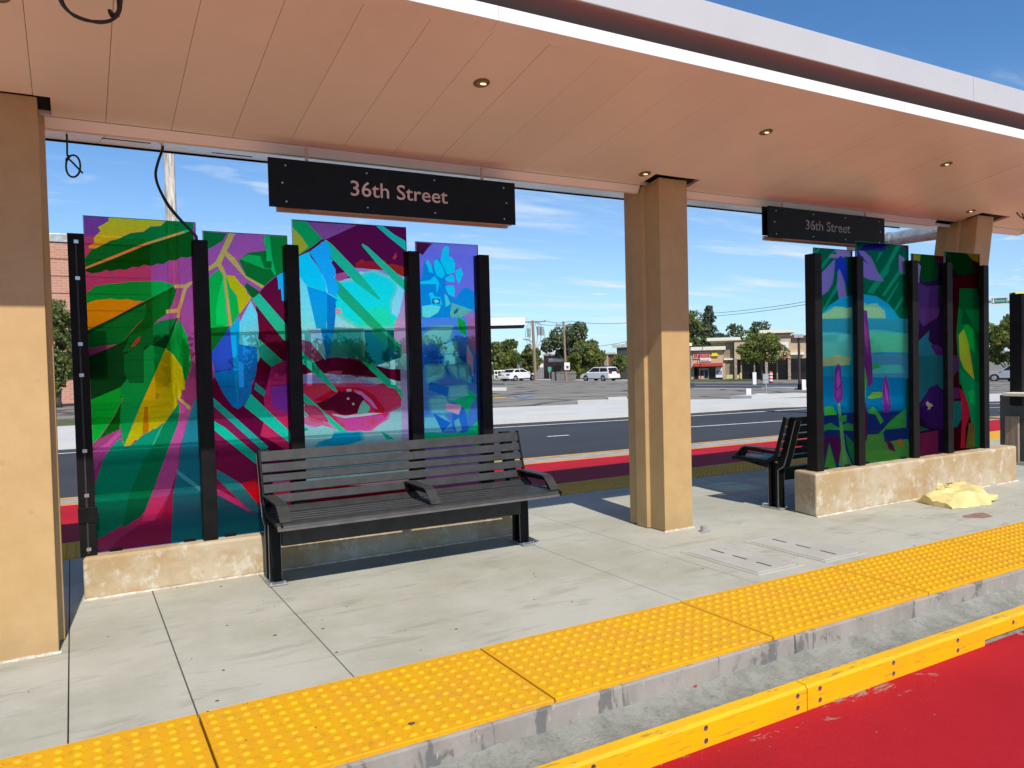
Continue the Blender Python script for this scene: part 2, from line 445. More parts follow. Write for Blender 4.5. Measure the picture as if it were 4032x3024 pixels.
M['leaf_c'] = leafmat('needle_green', (0.062,0.094,0.056), (0.138,0.175,0.112))
# stained art film on the glass
def filmmat():
    k = NT('printed_glass_film')
    at = k.n('ShaderNodeVertexColor'); at.layer_name = 'ink'
    col = k.mix(k.math('MULTIPLY', k.ramp(k.noise(55, 3, .6), .35, .65), .10), at.outputs[0], (.02,.02,.03))
    tp = k.n('ShaderNodeBsdfTransparent')
    gm = k.n('ShaderNodeGamma'); gm.inputs[1].default_value = .95
    k.l(col, gm.inputs[0]); k.l(gm.outputs[0], tp.inputs[0])
    df = k.n('ShaderNodeBsdfDiffuse'); k.l(col, df.inputs[0])
    tl = k.n('ShaderNodeBsdfTranslucent'); k.l(col, tl.inputs[0])
    m1 = k.n('ShaderNodeMixShader'); m1.inputs[0].default_value = .62; k.l(df.outputs[0], m1.inputs[1]); k.l(tl.outputs[0], m1.inputs[2])
    rf = k.n('ShaderNodeBsdfRefraction'); rf.inputs['IOR'].default_value = 1.12; rf.inputs['Roughness'].default_value = .36
    k.l(gm.outputs[0], rf.inputs['Color'])
    m0 = k.n('ShaderNodeMixShader'); m0.inputs[0].default_value = .50; k.l(tp.outputs[0], m0.inputs[1]); k.l(rf.outputs[0], m0.inputs[2])
    m2 = k.n('ShaderNodeMixShader'); m2.inputs[0].default_value = .17; k.l(m0.outputs[0], m2.inputs[1]); k.l(m1.outputs[0], m2.inputs[2])
    k.l(m2.outputs[0], k.t.nodes['Material Output'].inputs[0])
    return k.m
M['film'] = filmmat()
def glassmat():
    k = NT('clear_glass_pane')
    tp = k.n('ShaderNodeBsdfTransparent'); tp.inputs[0].default_value = (.95,.975,.965,1)
    gl = k.n('ShaderNodeBsdfGlossy'); gl.inputs['Roughness'].default_value = .02
    fr = k.n('ShaderNodeFresnel'); fr.inputs[0].default_value = 1.45
    m = k.n('ShaderNodeMixShader'); k.l(k.math('MULTIPLY', fr.outputs[0], .8), m.inputs[0])
    k.l(tp.outputs[0], m.inputs[1]); k.l(gl.outputs[0], m.inputs[2])
    k.l(m.outputs[0], k.t.nodes['Material Output'].inputs[0])
    return k.m
M['glass'] = glassmat()
M['glass_edge'] = simple('green_glass_edge', (.03,.10,.08), .2, var=.1)
M['winglass'] = simple('dark_window_glass', (.012,.012,.014), .08, var=.4, spec=.6)
M['carwhite'] = simple('white_car_paint', (.78,.78,.78), .25, var=.02, spec=.6)
M['carsilver'] = simple('silver_car_paint', (.46,.47,.50), .3, .35, var=.03)
M['tyre'] = simple('tyre_rubber', (.018,.018,.018), .8, var=.2)
M['rim'] = simple('wheel_rim', (.42,.42,.43), .35, .6, var=.1)
M['lampred'] = simple('tail_lamp_red', (.25,.015,.015), .25)
M['tan'] = simple('tan_stucco', (.52,.40,.26), .9, var=.08, scale=1.2)
M['tan_d'] = simple('brown_stucco', (.30,.235,.165), .9, var=.08, scale=1.2)
M['cream'] = simple('cream_trim', (.80,.76,.62), .7, var=.06)
M['stone'] = simple('rough_stone_pier', (.36,.28,.22), .9, var=.4, scale=6)
M['red'] = simple('red_sign_face', (.50,.02,.03), .5, var=.1)
M['pale_red'] = simple('pale_red_backing', (.70,.36,.30), .6, var=.1)
M['awning'] = simple('red_awning_cloth', (.52,.06,.04), .7, var=.12)
M['yellow'] = simple('bright_yellow_sign', (.82,.70,.01), .5, var=.05)
M['white'] = simple('white_paint', (.80,.80,.78), .5, var=.05)
M['purple'] = simple('purple_print', (.28,.22,.42), .6, var=.2)
M['orange'] = simple('orange_reflective', (.72,.12,.03), .5, var=.1)
M['signgreen'] = simple('street_sign_green', (.01,.22,.15), .45, var=.05)
M['signteal'] = simple('parking_sign_green', (.06,.42,.30), .5, var=.1)
M['brown_metal'] = simple('brown_lamp_paint', (.075,.038,.030), .5, var=.2)
M['planter'] = simple('yellow_planter', (.62,.54,.26), .8, var=.12)
k = NT('pink_brick')
br = k.n('ShaderNodeTexBrick'); br.inputs['Scale'].default_value = 1.0
br.inputs['Color1'].default_value = (.50,.255,.18,1); br.inputs['Color2'].default_value = (.44,.215,.15,1); br.inputs['Mortar'].default_value = (.55,.36,.29,1)
br.inputs['Brick Width'].default_value = .4; br.inputs['Row Height'].default_value = .13; br.inputs['Mortar Size'].default_value = .012
mp = k.n('ShaderNodeMapping'); mp.inputs['Rotation'].default_value = (math.pi/2, 0, 0); k.l(k.tc.outputs['Object'], mp.inputs[0]); k.l(mp.outputs[0], br.inputs[0])
M['brick'] = k.set(br.outputs[0], .9, 0, .2)
M['brick_r'] = simple('red_brown_brick', (.24,.115,.075), .9, var=.2, scale=3)
M['darkwall'] = simple('dark_grey_wall', (.095,.097,.09), .9, var=.1)
M['blockwall'] = simple('grey_block_wall', (.17,.165,.155), .9, var=.15)

# ================================================================== SETTING
def strip(name, ya, yb, mat, lift=0.0, xs=None, thick=0, kind='structure', label=None):
    """ground strip between two lines y = f(x), following the fall of the land"""
    xs = xs or [-45,-30,-20,-12,-6,-3,0,3,6,9,12,15,18,21,25,30,36,44,54,66,80,95,112,130,150,190]
    m = MB(); n = len(xs)
    vs = []
    for x in xs:
        for fy in (ya, yb): vs.append((x, fy(x) if callable(fy) else fy, gh(x)+lift))
    fs = [(2*i, 2*i+2, 2*i+3, 2*i+1) for i in range(n-1)]
    if thick:
        o = len(vs); vs += [(v[0], v[1], v[2]-thick) for v in vs]
        for i in range(n-1):
            fs.append((2*i, o+2*i, o+2*i+2, 2*i+2)); fs.append((2*i+1, 2*i+3, o+2*i+3, o+2*i+1))
        fs += [(0, 1, o+1, o), (2*n-2, o+2*n-2, o+2*n-1, 2*n-1)]
    m.add(vs, fs)
    return m.build(name, mat, kind=kind, label=label)
# base sheet out to the horizon
m = MB()
gx = [-900,-300,-100,-45,0,18,40,70,100,130,300,900,1800]; gy = [-600,-200,-60,0,40,100,250,700,1800]
for x in gx:
    for y in gy: m.v.append((x, y, gh(x)-.07))
for i in range(len(gx)-1):
    for j in range(len(gy)-1):
        a = i*len(gy)+j; m.f.append([a, a+len(gy), a+len(gy)+1, a+1]); m.m.append(0)
m.build('ground', M['ground'], kind='structure')

lin = lambda pts: (lambda x: (pts[0][1] + (x-pts[0][0])*(pts[1][1]-pts[0][1])/(pts[1][0]-pts[0][0])) if x <= pts[0][0] else
                   (pts[-2][1] + (x-pts[-2][0])*(pts[-1][1]-pts[-2][1])/(pts[-1][0]-pts[-2][0])) if x >= pts[-1][0] else
                   next(a[1]+(x-a[0])*(b[1]-a[1])/(b[0]-a[0]) for a, b in zip(pts, pts[1:]) if a[0] <= x <= b[0]))
L_or = lin([(-45,12.4),(0,10.5),(6,10.02),(8,9.88),(18,9.5),(60,9.2),(200,9.2)])
L_ye = lin([(-45,12.9),(0,11.0),(6.3,10.52),(8.3,10.42),(18,10.02),(60,9.7),(200,9.7)])
L_wh = lin([(-45,22.6),(0,17.15),(8.6,15.95),(12.2,15.44),(18,14.8),(26,14.0),(60,12.5),(200,12.5)])
L_da = lin([(-45,18.5),(0,14.3),(12,12.87),(14.1,12.54),(24,11.4),(60,10.9),(200,10.9)])
L_kb = lin([(-45,23.6),(0,18.05),(9,16.85),(12.8,16.2),(15.2,16.0),(26,15.2),(60,14.5),(200,14.5)])
L_sw = lin([(-45,30),(0,24.0),(11.4,21.25),(15.9,20.0),(18.3,19.6),(26,18.3),(60,17),(200,17)])
off = lambda f, d: (lambda x: f(x)+d)
near_x = [-45,-30,-20,-12,-6,-3,0,3,6,9,12,15,18,21,25,30,36,44,54,66,80,95,112,130]
strip('bus_lane', -1.4, 2.30, M['redlane'], 0.0, near_x)
strip('road', -30, -1.4, M['lot'], 0.0, near_x)  # unseen road behind the camera, pale surface chosen to bounce light onto the soffit
strip('bus_lane', 6.9, off(L_or, -.10), M['redlane_far'], 0.0, near_x)
strip('lane_marking', off(L_or, -.10), off(L_or, .04), M['paint_o'], .004, near_x)
strip('gutter', off(L_or, .04), off(L_ye, -.06), M['paint_g'], 0.002, near_x)
strip('lane_marking', off(L_ye, -.06), off(L_ye, .06), M['paint_y'], .005, near_x)
strip('road', off(L_ye, .06), L_kb, M['asphalt'], 0.0, near_x)
strip('lane_marking', off(L_wh, -.06), off(L_wh, .06), M['paint_w'], .006, near_x)
for a, b in ((-20,-17),(-11,-8),(8.4,8.9),(11.0,16.0),(22,34),(44,50),(60,66)):
    strip('lane_marking', off(L_da, -.05), off(L_da, .05), M['paint_w'], .006, [a, (a+b)/2, b])
strip('lane_marking', off(L_da, 1.0), off(L_da, 1.1), M['paint_w'], .006, [20,24,30,36])
strip('sidewalk', L_kb, L_sw, M['sidewalk'], .12, near_x, thick=.14)
strip('parking_lot', L_sw, 230, M['lot'], -.004, near_x + [150,190])
strip('lawn', off(L_sw, .3), 29, M['grass'], .05, [-45,-30,-15,-5,1.2], kind='structure')
def patch(name, pts, mat, lift=.01, kind='structure'):
    m = MB(); vs = [on_ground(*p) for p in pts]
    m.add([(v.x, v.y, gh(v.x)+lift) for v in vs], [list(range(len(vs)))])
    return m.build(name, mat, kind=kind)
patch('parking_marking', [(2025,1563),(2070,1556),(2105,1559),(2060,1571)], M['paint_blue'])
patch('lane_marking', [(1950,1564),(1995,1566),(1985,1570),(1945,1571)], M['paint_y'], .012)
# kerbed islands and the street beyond the lot
def kerb_piece(pa, pb, w, h, mat=None):
    a, b = on_ground(*pa), on_ground(*pb); d = (b-a).normalized(); n = Vector((-d.y, d.x, 0)) * w
    m = MB()
    vs = [a, b, b+n, a+n]
    m.add([(v.x, v.y, gh(v.x)-.02) for v in vs] + [(v.x, v.y, gh(v.x)+h) for v in vs],
          [(0,3,2,1),(4,5,6,7),(0,1,5,4),(1,2,6,5),(2,3,7,6),(3,0,4,7)])
    return m.build('kerb_island', mat or M['sidewalk'], kind='structure')
kerb_piece((2275,1594),(2480,1590), .5, .14)
kerb_piece((2395,1581),(2470,1579), .5, .14)
kerb_piece((1930,1538),(1994,1538), 1.2, .16)
kerb_piece((2960,1572),(3200,1560), .9, .13)
kerb_piece((3000,1532),(3150,1535), 1.6, .12)
kerb_piece((1950,1496),(2480,1500), 3.0, .12)
for (pa, pb, w) in (((2735,1512),(3150,1512),.5), ((2735,1519),(3150,1521),.7), ((2735,1531),(2960,1531),.6)):
    a, b = on_ground(*pa), on_ground(*pb); d = (b-a).normalized(); n = Vector((-d.y, d.x, 0))*w
    m = MB(); m.add([(v.x, v.y, gh(v.x)+.012) for v in (a, b, b+n, a+n)], [(0,1,2,3)])
    m.build('lane_marking', M['paint_w'], kind='structure')
a, b = on_ground(2600,1508), on_ground(3250,1508); c_, d_ = on_ground(3250,1526), on_ground(2600,1526)
m = MB(); m.add([(v.x, v.y, gh(v.x)+.006) for v in (a,b,c_,d_)], [(0,1,2,3)]); m.build('road', M['asphalt'], kind='structure')
patch('lawn', [(2600,1492),(2985,1491),(2985,1502),(2600,1503)], M['grass'], .03)

# ------------------------------------------------------------------ platform
PX0, PX1 = -4.6, 40.0
plat = bpy.data.objects.new('platform', None); COL.objects.link(plat); plat['kind'] = 'structure'; ORG[plat.name] = Vector((0,0,0))
def ramp_box(m, x0, x1, y0, y1, za, zb, n=10):
    """box that follows the fall of the land beyond XS"""
    xs = [x0] + [x for x in (18,21,25,30,36) if x0 < x < x1] + [x1]
    for a, b in zip(xs, xs[1:]):
        da, db = gh(a)+.25, gh(b)+.25
        m.add([(a,y0,za+da),(b,y0,za+db),(b,y1,za+db),(a,y1,za+da),(a,y0,zb+da),(b,y0,zb+db),(b,y1,zb+db),(a,y1,zb+da)],
              [(0,3,2,1),(4,5,6,7),(0,1,5,4),(1,2,6,5),(2,3,7,6),(3,0,4,7)])
m = MB(); ramp_box(m, PX0, PX1, 2.50, 6.90, -.40, -.03); m.build('bedding', M['ledge'], plat)
kx = [PX0,-3.17,2.925,9.02,15.1,40.0]
for a, b in zip(kx, kx[1:]):
    m = MB(); ramp_box(m, a+.004, b-.004, 2.475, 2.56, -.40, -.012); m.build('kerb_block', M['kerb'], plat, bevel=.008)
    m = MB(); ramp_box(m, a+.004, b-.004, 6.83, 6.905, -.40, -.012); m.build('kerb_block', M['kerb'], plat, bevel=.008)
# rough grouted ledge below the kerb
m = MB(); n = 420; xs = [PX0 + (24-PX0)*(i/n)**1.25 for i in range(n+1)]
for i, x in enumerate(xs):
    for j, (y, z) in enumerate(((2.3355,-.1455),(2.36,-.143),(2.39,-.139),(2.43,-.128),(2.474,-.10))):
        m.v.append((x, y, z + random.uniform(-.005,.003) + (.012*random.random()-.003 if j > 1 else 0) + gh(x)+.25))
for i in range(n):
    for j in range(4): m.f.append([i*5+j, i*5+j+5, i*5+j+6, i*5+j+1]); m.m.append(0)
m.build('mortar_ledge', M['ledge'], plat, smooth=True)
jx = [PX0,-3.29,-1.46,-.06,.37,.99,2.82,3.40,5.20,5.80,7.63,8.24,10.07,10.7,12.5,13.1,15,17,21,26,33,40]
for i, (a, b) in enumerate(zip(jx, jx[1:])):
    m = MB(); ramp_box(m, a+.0022, b-.0022, 3.138, 6.245, -.05, 0.0); m.build('paving_slab', M['slab'], plat, bevel=.004)
# tactile panels with truncated domes
def dome_mesh(nx, ny, px, py, x0, y0, seg=8):
    m = MB()
    for i in range(nx):
        for j in range(ny):
            cx, cy = x0+i*px, y0+j*py
            vs = []
            for r, z in ((.0165, .0), (.0145,.0035), (.0095, .0068)):
                for q in range(seg): vs.append((cx+r*math.cos(2*math.pi*q/seg), cy+r*math.sin(2*math.pi*q/seg), z))
            fs = []
            for lv in range(2):
                for q in range(seg): fs.append((lv*seg+q, lv*seg+(q+1)%seg, (lv+1)*seg+(q+1)%seg, (lv+1)*seg+q))
            fs.append([2*seg+q for q in range(seg)])
            m.add(vs, fs)
    return m
TP = 1.212
plate = domes = None
for side, (ya, yb) in enumerate(((2.492, 3.134), (6.249, 6.84))):
    W_ = yb-ya
    pm = MB(); pm.box(.004, TP-.004, 0, W_, -.03, .004)
    dm = dome_mesh(20, 10, .0595, (W_-.05)/9.6, .04, .035)
    first = None
    for kx_ in range(-4, 13 if side == 0 else 9):
        x = .37 + TP*kx_
        if first is None:
            po = pm.build('tactile_panel', M['tactile_plate'], plat, bevel=.004); po.location = (x, ya, 0)
            do = dm.build('truncated_domes', M['tactile'], po, smooth=math.radians(50), kind='stuff'); do.location = (0,0,.004)
            first = (po, do); ORG[po.name] = Vector((x, ya, 0))
        else:
            p2 = inst(first[0], 'tactile_panel', plat, (x, ya, 0))
            d2 = bpy.data.objects.new('truncated_domes', first[1].data); COL.objects.link(d2); d2.parent = p2; d2.location = (0,0,.004); d2['kind'] = 'stuff'
for a, b in ((.37+TP*9, 14.2),(14.2, 17.5),(17.5,26.0)):
    m = MB(); ramp_box(m, a+.004, b-.004, 6.249, 6.84, -.03, .006); m.build('tactile_panel', M['tactile'], plat)
# little droppings, gum and grit lying on the slabs and panels
m = MB()
def chip(x, y, z, r, h=.004):
    n = 7; a0 = random.random()*6
    vs = [(x+r*random.uniform(.6,1.2)*math.cos(a0+2*math.pi*i/n), y+.7*r*random.uniform(.6,1.2)*math.sin(a0+2*math.pi*i/n), z) for i in range(n)] + [(x,y,z+h)]
    m.add(vs, [(i,(i+1)%n,n) for i in range(n)])
for px, py in ((1326,2569),(1796,2478),(1272,2476),(1083,2502),(870,2310),(855,2760),(880,2640),(3260,2330),(3600,2150),(4000,1990)):
    d = ray(px,py); p = CAM + d*(-1.32/d.z); chip(p.x, p.y, .001, .010)
for i in range(60):
    x, y = random.uniform(-.4, 6.5), random.uniform(2.55, 4.9); chip(x, y, .003 if y > 3.14 else .006, random.uniform(.002,.006), .003)
m.build('grit', M['debris'], plat, kind='stuff')
d = ray(1619,2857); p = CAM + d*(-1.32/d.z)
m = MB(); chip(p.x, p.y, .0085, .016, .003); m.build('dark_gum_spot', M['debris'], plat)
m = MB()
p = Vector((6.2,3.44,0)); n = 14
vs = [(p.x + .12*(1+.35*math.sin(3*q)+.2*math.sin(7*q))*math.cos(q), p.y+.10*(1+.3*math.cos(2*q))*math.sin(q), .002) for q in [2*math.pi*i/n for i in range(n)]]
m.add(vs, [list(range(n))]); m.build('stain', M['stain'], plat)
# utility covers
for i, (q, lab) in enumerate(((((3.553,3.905),(3.912,3.905),(3.868,3.262),(3.565,3.285)), 'concrete utility cover set in the platform, the one nearer the tan column'),
                              (((4.10,3.842),(4.49,3.872),(4.443,3.24),(4.102,3.255)), 'concrete utility cover set in the platform, the one farther from the tan column'))):
    cx = sum(a[0] for a in q)/4; cy = sum(a[1] for a in q)/4
    t = thing('utility_cover', lab, 'utility cover', (cx, cy, 0), 'utility covers in the platform')
    x0, x1, y0, y1 = cx-.17, cx+.17, cy-.31, cy+.31
    m = MB(); m.box(x0,x1,y0,y1,-.02,.0065); m.build('lid', M['cover'], t, bevel=.004)
    m = MB()
    for (a,b,c2,d2) in ((x0-.035,x1+.035,y0-.035,y0-.006),(x0-.035,x1+.035,y1+.006,y1+.035),(x0-.035,x0-.006,y0-.006,y1+.006),(x1+.006,x1+.035,y0-.006,y1+.006)): m.box(a,b,c2,d2,-.02,.005)
    m.build('frame', M['cover'], t, bevel=.003)
    for yy in (-.2, .0, .2):
        m = MB(); m.box(cx-.008,cx+.008,cy+yy-.06,cy+yy+.06,.004,.0075); m.build('lift_slot', M['debris'], t)

# ------------------------------------------------------------------ yellow rub rails along the kerb
def rail(x0, x1, label, holes, notch=None):
    t = thing('rub_rail', label, 'bumper rail', (x0, 2.29, -.25), 'yellow rub rails along the kerb')
    m = MB()
    prof = [(2.295,-.262),(2.268,-.262),(2.268,-.150),(2.276,-.141),(2.305,-.1385),(2.305,-.262)]
    for a_, b_, zb_ in (((x0+.0025, notch, -.262), (notch, x1-.0025, -.222)) if notch else ((x0+.0025, x1-.0025, -.262),)):
        m.prism([(2.272,zb_),(2.272,-.152),(2.281,-.140),(2.335,-.1375),(2.335,zb_)], lambda u,v,tt: (tt,u,v), a_, b_)
    m.build('rail_bar', M['rail'], t, bevel=.003)
    if notch:
        m = MB(); m.box(notch+.002, x1-.0025, 2.282, 2.33, -.262, -.2225); m.build('packing_strip', M['ledge'], t)
    for hx in holes:
        for hz in ((-.170,-.222) if not notch or hx < notch else (-.176,)):
            m = MB(); n = 12
            # countersunk hole: flat brown rings, the hole's shade put into their colour
            vs = [(hx+.0125*math.cos(2*math.pi*i/n), 2.2712, hz+.0125*math.sin(2*math.pi*i/n)) for i in range(n)] + [(hx+.010*math.cos(2*math.pi*i/n), 2.2708, hz+.010*math.sin(2*math.pi*i/n)) for i in range(n)]
            m.mi = 0; m.add(vs, [(i,(i+1)%n,n+(i+1)%n,n+i) for i in range(n)])
            m.mi = 1; m.add([(hx+.010*math.cos(2*math.pi*i/n), 2.2707, hz+.010*math.sin(2*math.pi*i/n)) for i in range(n)], [list(range(n))[::-1]])
            m.mi = 2; m.add([(hx+.002+.0055*math.cos(2*math.pi*i/n), 2.2704, hz-.004+.0055*math.sin(2*math.pi*i/n)) for i in range(n)], [list(range(n))[::-1]])
            m.build('bolt_hole', [M['tan_d'], M['brown_metal'], M['steel']], t)
rail(-2.12, .318, 'yellow rub rail at the near left end of the kerb, below the first tactile panels', (-1.9,-1.4,-.9,-.3,.255))
rail(.318, 2.756, 'yellow rub rail along the kerb left of the joint, its near end leaving the frame', (.40,1.06,1.60,2.154,2.693))
rail(2.756, 5.194, 'yellow rub rail along the kerb right of the joint, over the worn red paint', (2.838,3.365,3.896,4.419,5.13), 4.144)
rail(5.194, 7.632, 'yellow rub rail farthest along the kerb, past the right frame edge', (5.28,5.9,6.5,7.0,7.57))

# ------------------------------------------------------------------ canopy
SLP = .185; ZK = 2.665 + SLP*4.422
def sof(y): return ZK - SLP*y
CANX0, CANX1 = -4.0, 9.2
canopy = thing('station_canopy', 'long tan and white station canopy roof over the whole platform', 'canopy', (4, 4.63, 2.58))
cuts = [(-.46, -.043, 4.412, 4.60), (3.783, 4.225, 4.408, 4.597), (7.93, 8.46, 4.35, 4.56)]
def panel_rects(x0, x1, y0, y1):
    rects = [(x0, x1, y0, y1)]
    for c in cuts:
        nr = []
        for r in rects:
            a, b, e, f = max(r[0], c[0]), min(r[1], c[1]), max(r[2], c[2]), min(r[3], c[3])
            if a >= b or e >= f: nr.append(r); continue
            if r[0] < a: nr.append((r[0], a, r[2], r[3]))
            if b < r[1]: nr.append((b, r[1], r[2], r[3]))
            if r[2] < e: nr.append((a, b, r[2], e))
            if f < r[3]: nr.append((a, b, f, r[3]))
        rects = nr
    return rects
Z = lambda u, v, t: (u, v, sof(v)+t)
pit = .3185; k0 = -13
for i in range(k0, 29):
    a = max(.2025 + pit*i, CANX0); b = min(.2025 + pit*(i+1), CANX1)
    if b <= a: continue
    m = MB(); jz = random.uniform(0, .0012); tl = random.uniform(-.0012,.0012)
    for r in panel_rects(a+.0012, b-.0012, 3.243, 4.608):
        x0,x1,y0,y1 = r
        pts = [(x0,y0),(x1,y0),(x1,y1),(x0,y1)]
        vs = [(x,y,sof(y)+jz+(tl if x > (a+b)/2 else -tl)) for x,y in pts] + [(x,y,sof(y)+.03) for x,y in pts]
        m.add(vs, [(0,1,2,3),(0,4,5,1),(1,5,6,2),(2,6,7,3),(3,7,4,0)])
    m.build('soffit_panel', M['soffit'], canopy)
m = MB()  # black sheet painted as the shade of the void above the panels
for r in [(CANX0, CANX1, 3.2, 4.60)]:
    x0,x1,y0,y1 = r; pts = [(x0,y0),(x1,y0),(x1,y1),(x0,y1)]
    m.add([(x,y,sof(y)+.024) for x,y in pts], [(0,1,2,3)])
m.build('void_shade_sheet', M['dark_in'], canopy, recalc=False)
ex = [CANX0,-1.28,1.779,4.841,7.9,CANX1]
for a, b in zip(ex, ex[1:]):
    a2, b2 = a+.001, b-.001
    m = MB(); m.prism([(3.150,sof(3.150)-.001),(3.240,sof(3.240)-.0015),(3.240,sof(3.24)+.02),(3.165,sof(3.15)+.02),(3.165,2.955),(3.150,2.9655)], lambda u,v,t: (t,u,v), a2, b2)
    m.mi = 0
    o = m.build('edge_trim', M['soffit'], canopy)
    m = MB(); m.prism([(3.1485,2.9000),(3.152,2.898),(3.152,2.9665),(3.1485,2.9665)], lambda u,v,t: (t,u,v), a2, b2); m.build('front_band', M['edge_white'], canopy)
# shadowed cove between the white band and the fascia
cove = []
for i in range(13):
    q = i/12*math.pi/2
    cove.append((3.36-.27*math.sin(q)*1.0 if False else 3.345-.245*(1-math.cos(q)), 2.955+.115*math.sin(q)+.0*q))
prof = [(3.160,2.955),(3.345,2.955)] + cove[1:] + [(3.098,3.0705)]
m = MB()
for a, b in zip([CANX0,7.0],[7.0,CANX1]):
    n = len(prof); vs = [(x,y,z) for x in (a+.001,b-.001) for y,z in prof]
    m.add(vs, [(i, i+1, n+i+1, n+i) for i in range(n-1)])
m.build('cove_lining', M['cove'], canopy, smooth=math.radians(40), recalc=False)
fx = [CANX0, 1.0, 5.55, CANX1]
for a, b in zip(fx, fx[1:]):
    m = MB(); m.prism([(3.094,3.058),(3.100,3.055),(3.130,3.075),(3.5,3.31),(3.135,3.232),(3.105,3.2325),(3.096,3.229)], lambda u,v,t: (t,u,v), a+.0015, b-.0015)
    m.build('fascia', M['fascia'], canopy, bevel=.002)
# roof deck: V section, front and rear wings
m = MB()
m.prism([(3.14,3.23),(4.63,2.96),(6.06,3.05),(6.06,3.02),(4.63,2.90),(3.14,3.19)], lambda u,v,t: (t,u,v), CANX0, CANX1)
m.build('roof_deck', M['white_metal'], canopy)
# trim strip at the valley
for a, b in ((CANX0,-.42),(-.075,3.80),(4.14,7.60),(8.5,CANX1)):
    m = MB(); m.prism([(4.611,sof(4.611)-.002),(4.628,2.600),(4.640,2.578),(4.665,2.574),(4.67,2.61),(4.62,2.64)], lambda u,v,t: (t,u,v), a, b); m.build('valley_trim', M['soffit'], canopy)
# rear wing underside panels
def rz(y): return 2.583 + (y-4.66)*(2.893-2.583)/(6.06-4.66)
for i in range(-6, 14):
    a = max(.21 + .68*i, CANX0); b = min(.21+.68*(i+1), CANX1)
    if b <= a: continue
    m = MB(); m.prism([(4.668,rz(4.668)),(6.06,rz(6.06)),(6.06,rz(6.06)+.03),(4.668,rz(4.668)+.03)], lambda u,v,t: (t,u,v), a+.002, b-.002)
    m.build('rear_soffit_panel', M['white_metal'], canopy)
m = MB(); m.box(CANX0, CANX1, 6.062, 6.075, rz(6.06)-.012, 3.06); m.build('rear_fascia', M['black'], canopy)
for xx, yy in ((.33,5.1),(1.0,5.5),(4.6,5.55)):
    m = MB(); m.obox((xx,yy,rz(yy)-.002),(1,0,0),(0,.977,.216),(0,-.216,.977),.13,.012,.002); m.build('rear_light_slot', M['dark_in'], canopy)
m = MB(); m.prism([(3.10,3.06),(3.16,2.9),(4.64,2.58),(6.07,2.9),(6.07,3.05),(4.63,2.97),(3.10,3.23)], lambda u,v,t: (t,u,v), CANX1, CANX1+.012); m.build('end_cap', M['soffit'], canopy)
m = MB(); m.prism([(3.10,3.06),(3.16,2.9),(4.64,2.58),(6.07,2.9),(6.07,3.05),(4.63,2.97),(3.10,3.23)], lambda u,v,t: (t,u,v), CANX0-.012, CANX0); m.build('end_cap', M['soffit'], canopy)
# recessed downlights
for (x, y, r) in ((1.951,3.66,.045),(4.086,3.642,.045),(6.137,3.64,.045),(3.688,4.42,.045),(7.719,4.342,.045),(-.2,3.65,.045)):
    nrm = Vector((0,-SLP,-1)).normalized(); c = Vector((x,y,sof(y))) ; u = Vector((1,0,0)); v = nrm.cross(u)
    ringpt = lambda rr, q, dz: c + (u*math.cos(q)+v*math.sin(q))*rr + nrm*dz
    n = 20; qs = [2*math.pi*i/n for i in range(n)]
    m = MB(); vs = [ringpt(r,q,.001) for q in qs]+[ringpt(r*.97,q,.004) for q in qs]+[ringpt(r*.70,q,.0045) for q in qs]+[ringpt(r*.66,q,.0025) for q in qs]
    m.add(vs, [(l*n+i, l*n+(i+1)%n, (l+1)*n+(i+1)%n, (l+1)*n+i) for l in range(3) for i in range(n)])
    dl = m.build('downlight', M['ring'], canopy, smooth=True)
    m = MB(); vs = [ringpt(r*.69,q,.0022) for q in qs]+[c+nrm*.0022]
    m.add(vs, [(i,(i+1)%n,n) for i in range(n)]); m.build('reflector', M['brass'], dl)
    m = MB(); vs = [c + u*.012 + v*(-.004) + (u*math.cos(q)*1.15+v*math.sin(q)*.62)*r*.36 + nrm*.0032 for q in qs]
    m.add(vs, [list(range(n))]); m.build('lamp_lens', M['glow'], dl)

# ------------------------------------------------------------------ columns
def column(name_label, x0, x1, yf, lean=0.0, leany=0.0):
    w = x1-x0
    # stepped cross plan: main leaf with a wider cross arm
    plan = [(x0,yf),(x1,yf),(x1,yf+.166),(x1+.024,yf+.182),(x1+.024,yf+.305),(x1,yf+.305),(x1,yf+.42),(x0,yf+.42),(x0,yf+.305),(x0-.024,yf+.305),(x0-.024,yf+.182),(x0,yf+.166)]
    o = MB().prism(plan, lambda u,v,t: (u+lean*t, v+leany*t, t if t < 1 else (sof(v+leany*t) if v+leany*t < 4.63 else rz(v+leany*t)+.03)), 0.004, 2.7)
    t = thing('canopy_column', name_label, 'column', ((x0+x1)/2, yf+.21, 0), 'tan columns carrying the canopy')
    # shift so part verts are local
    o.build('shaft', M['column'], t, bevel=.004)
    m = MB()
    for i in range(26):
        f = i/25; x = x0 - .004 + (w+.008)*f
        m.obox((x+lean*.0, yf-.004, .004), (1,0,0),(0,1,0),(0,0,1), w/50*random.uniform(.8,1.2), .006*random.uniform(.6,1.3), .005*random.uniform(.6,1.6))
    m.build('base_grout', M['grout'], t)
    return t
column('tan column at the left edge of the photo, cropped by the frame', -.42, -.100, 4.185, leany=.088)
column('tan column standing right of the near bench, between the two windscreens', 3.842, 4.119, 4.447)
column('tan leaning column at the far right, behind the second windscreen', 7.41, 7.69, 4.40, lean=.203)

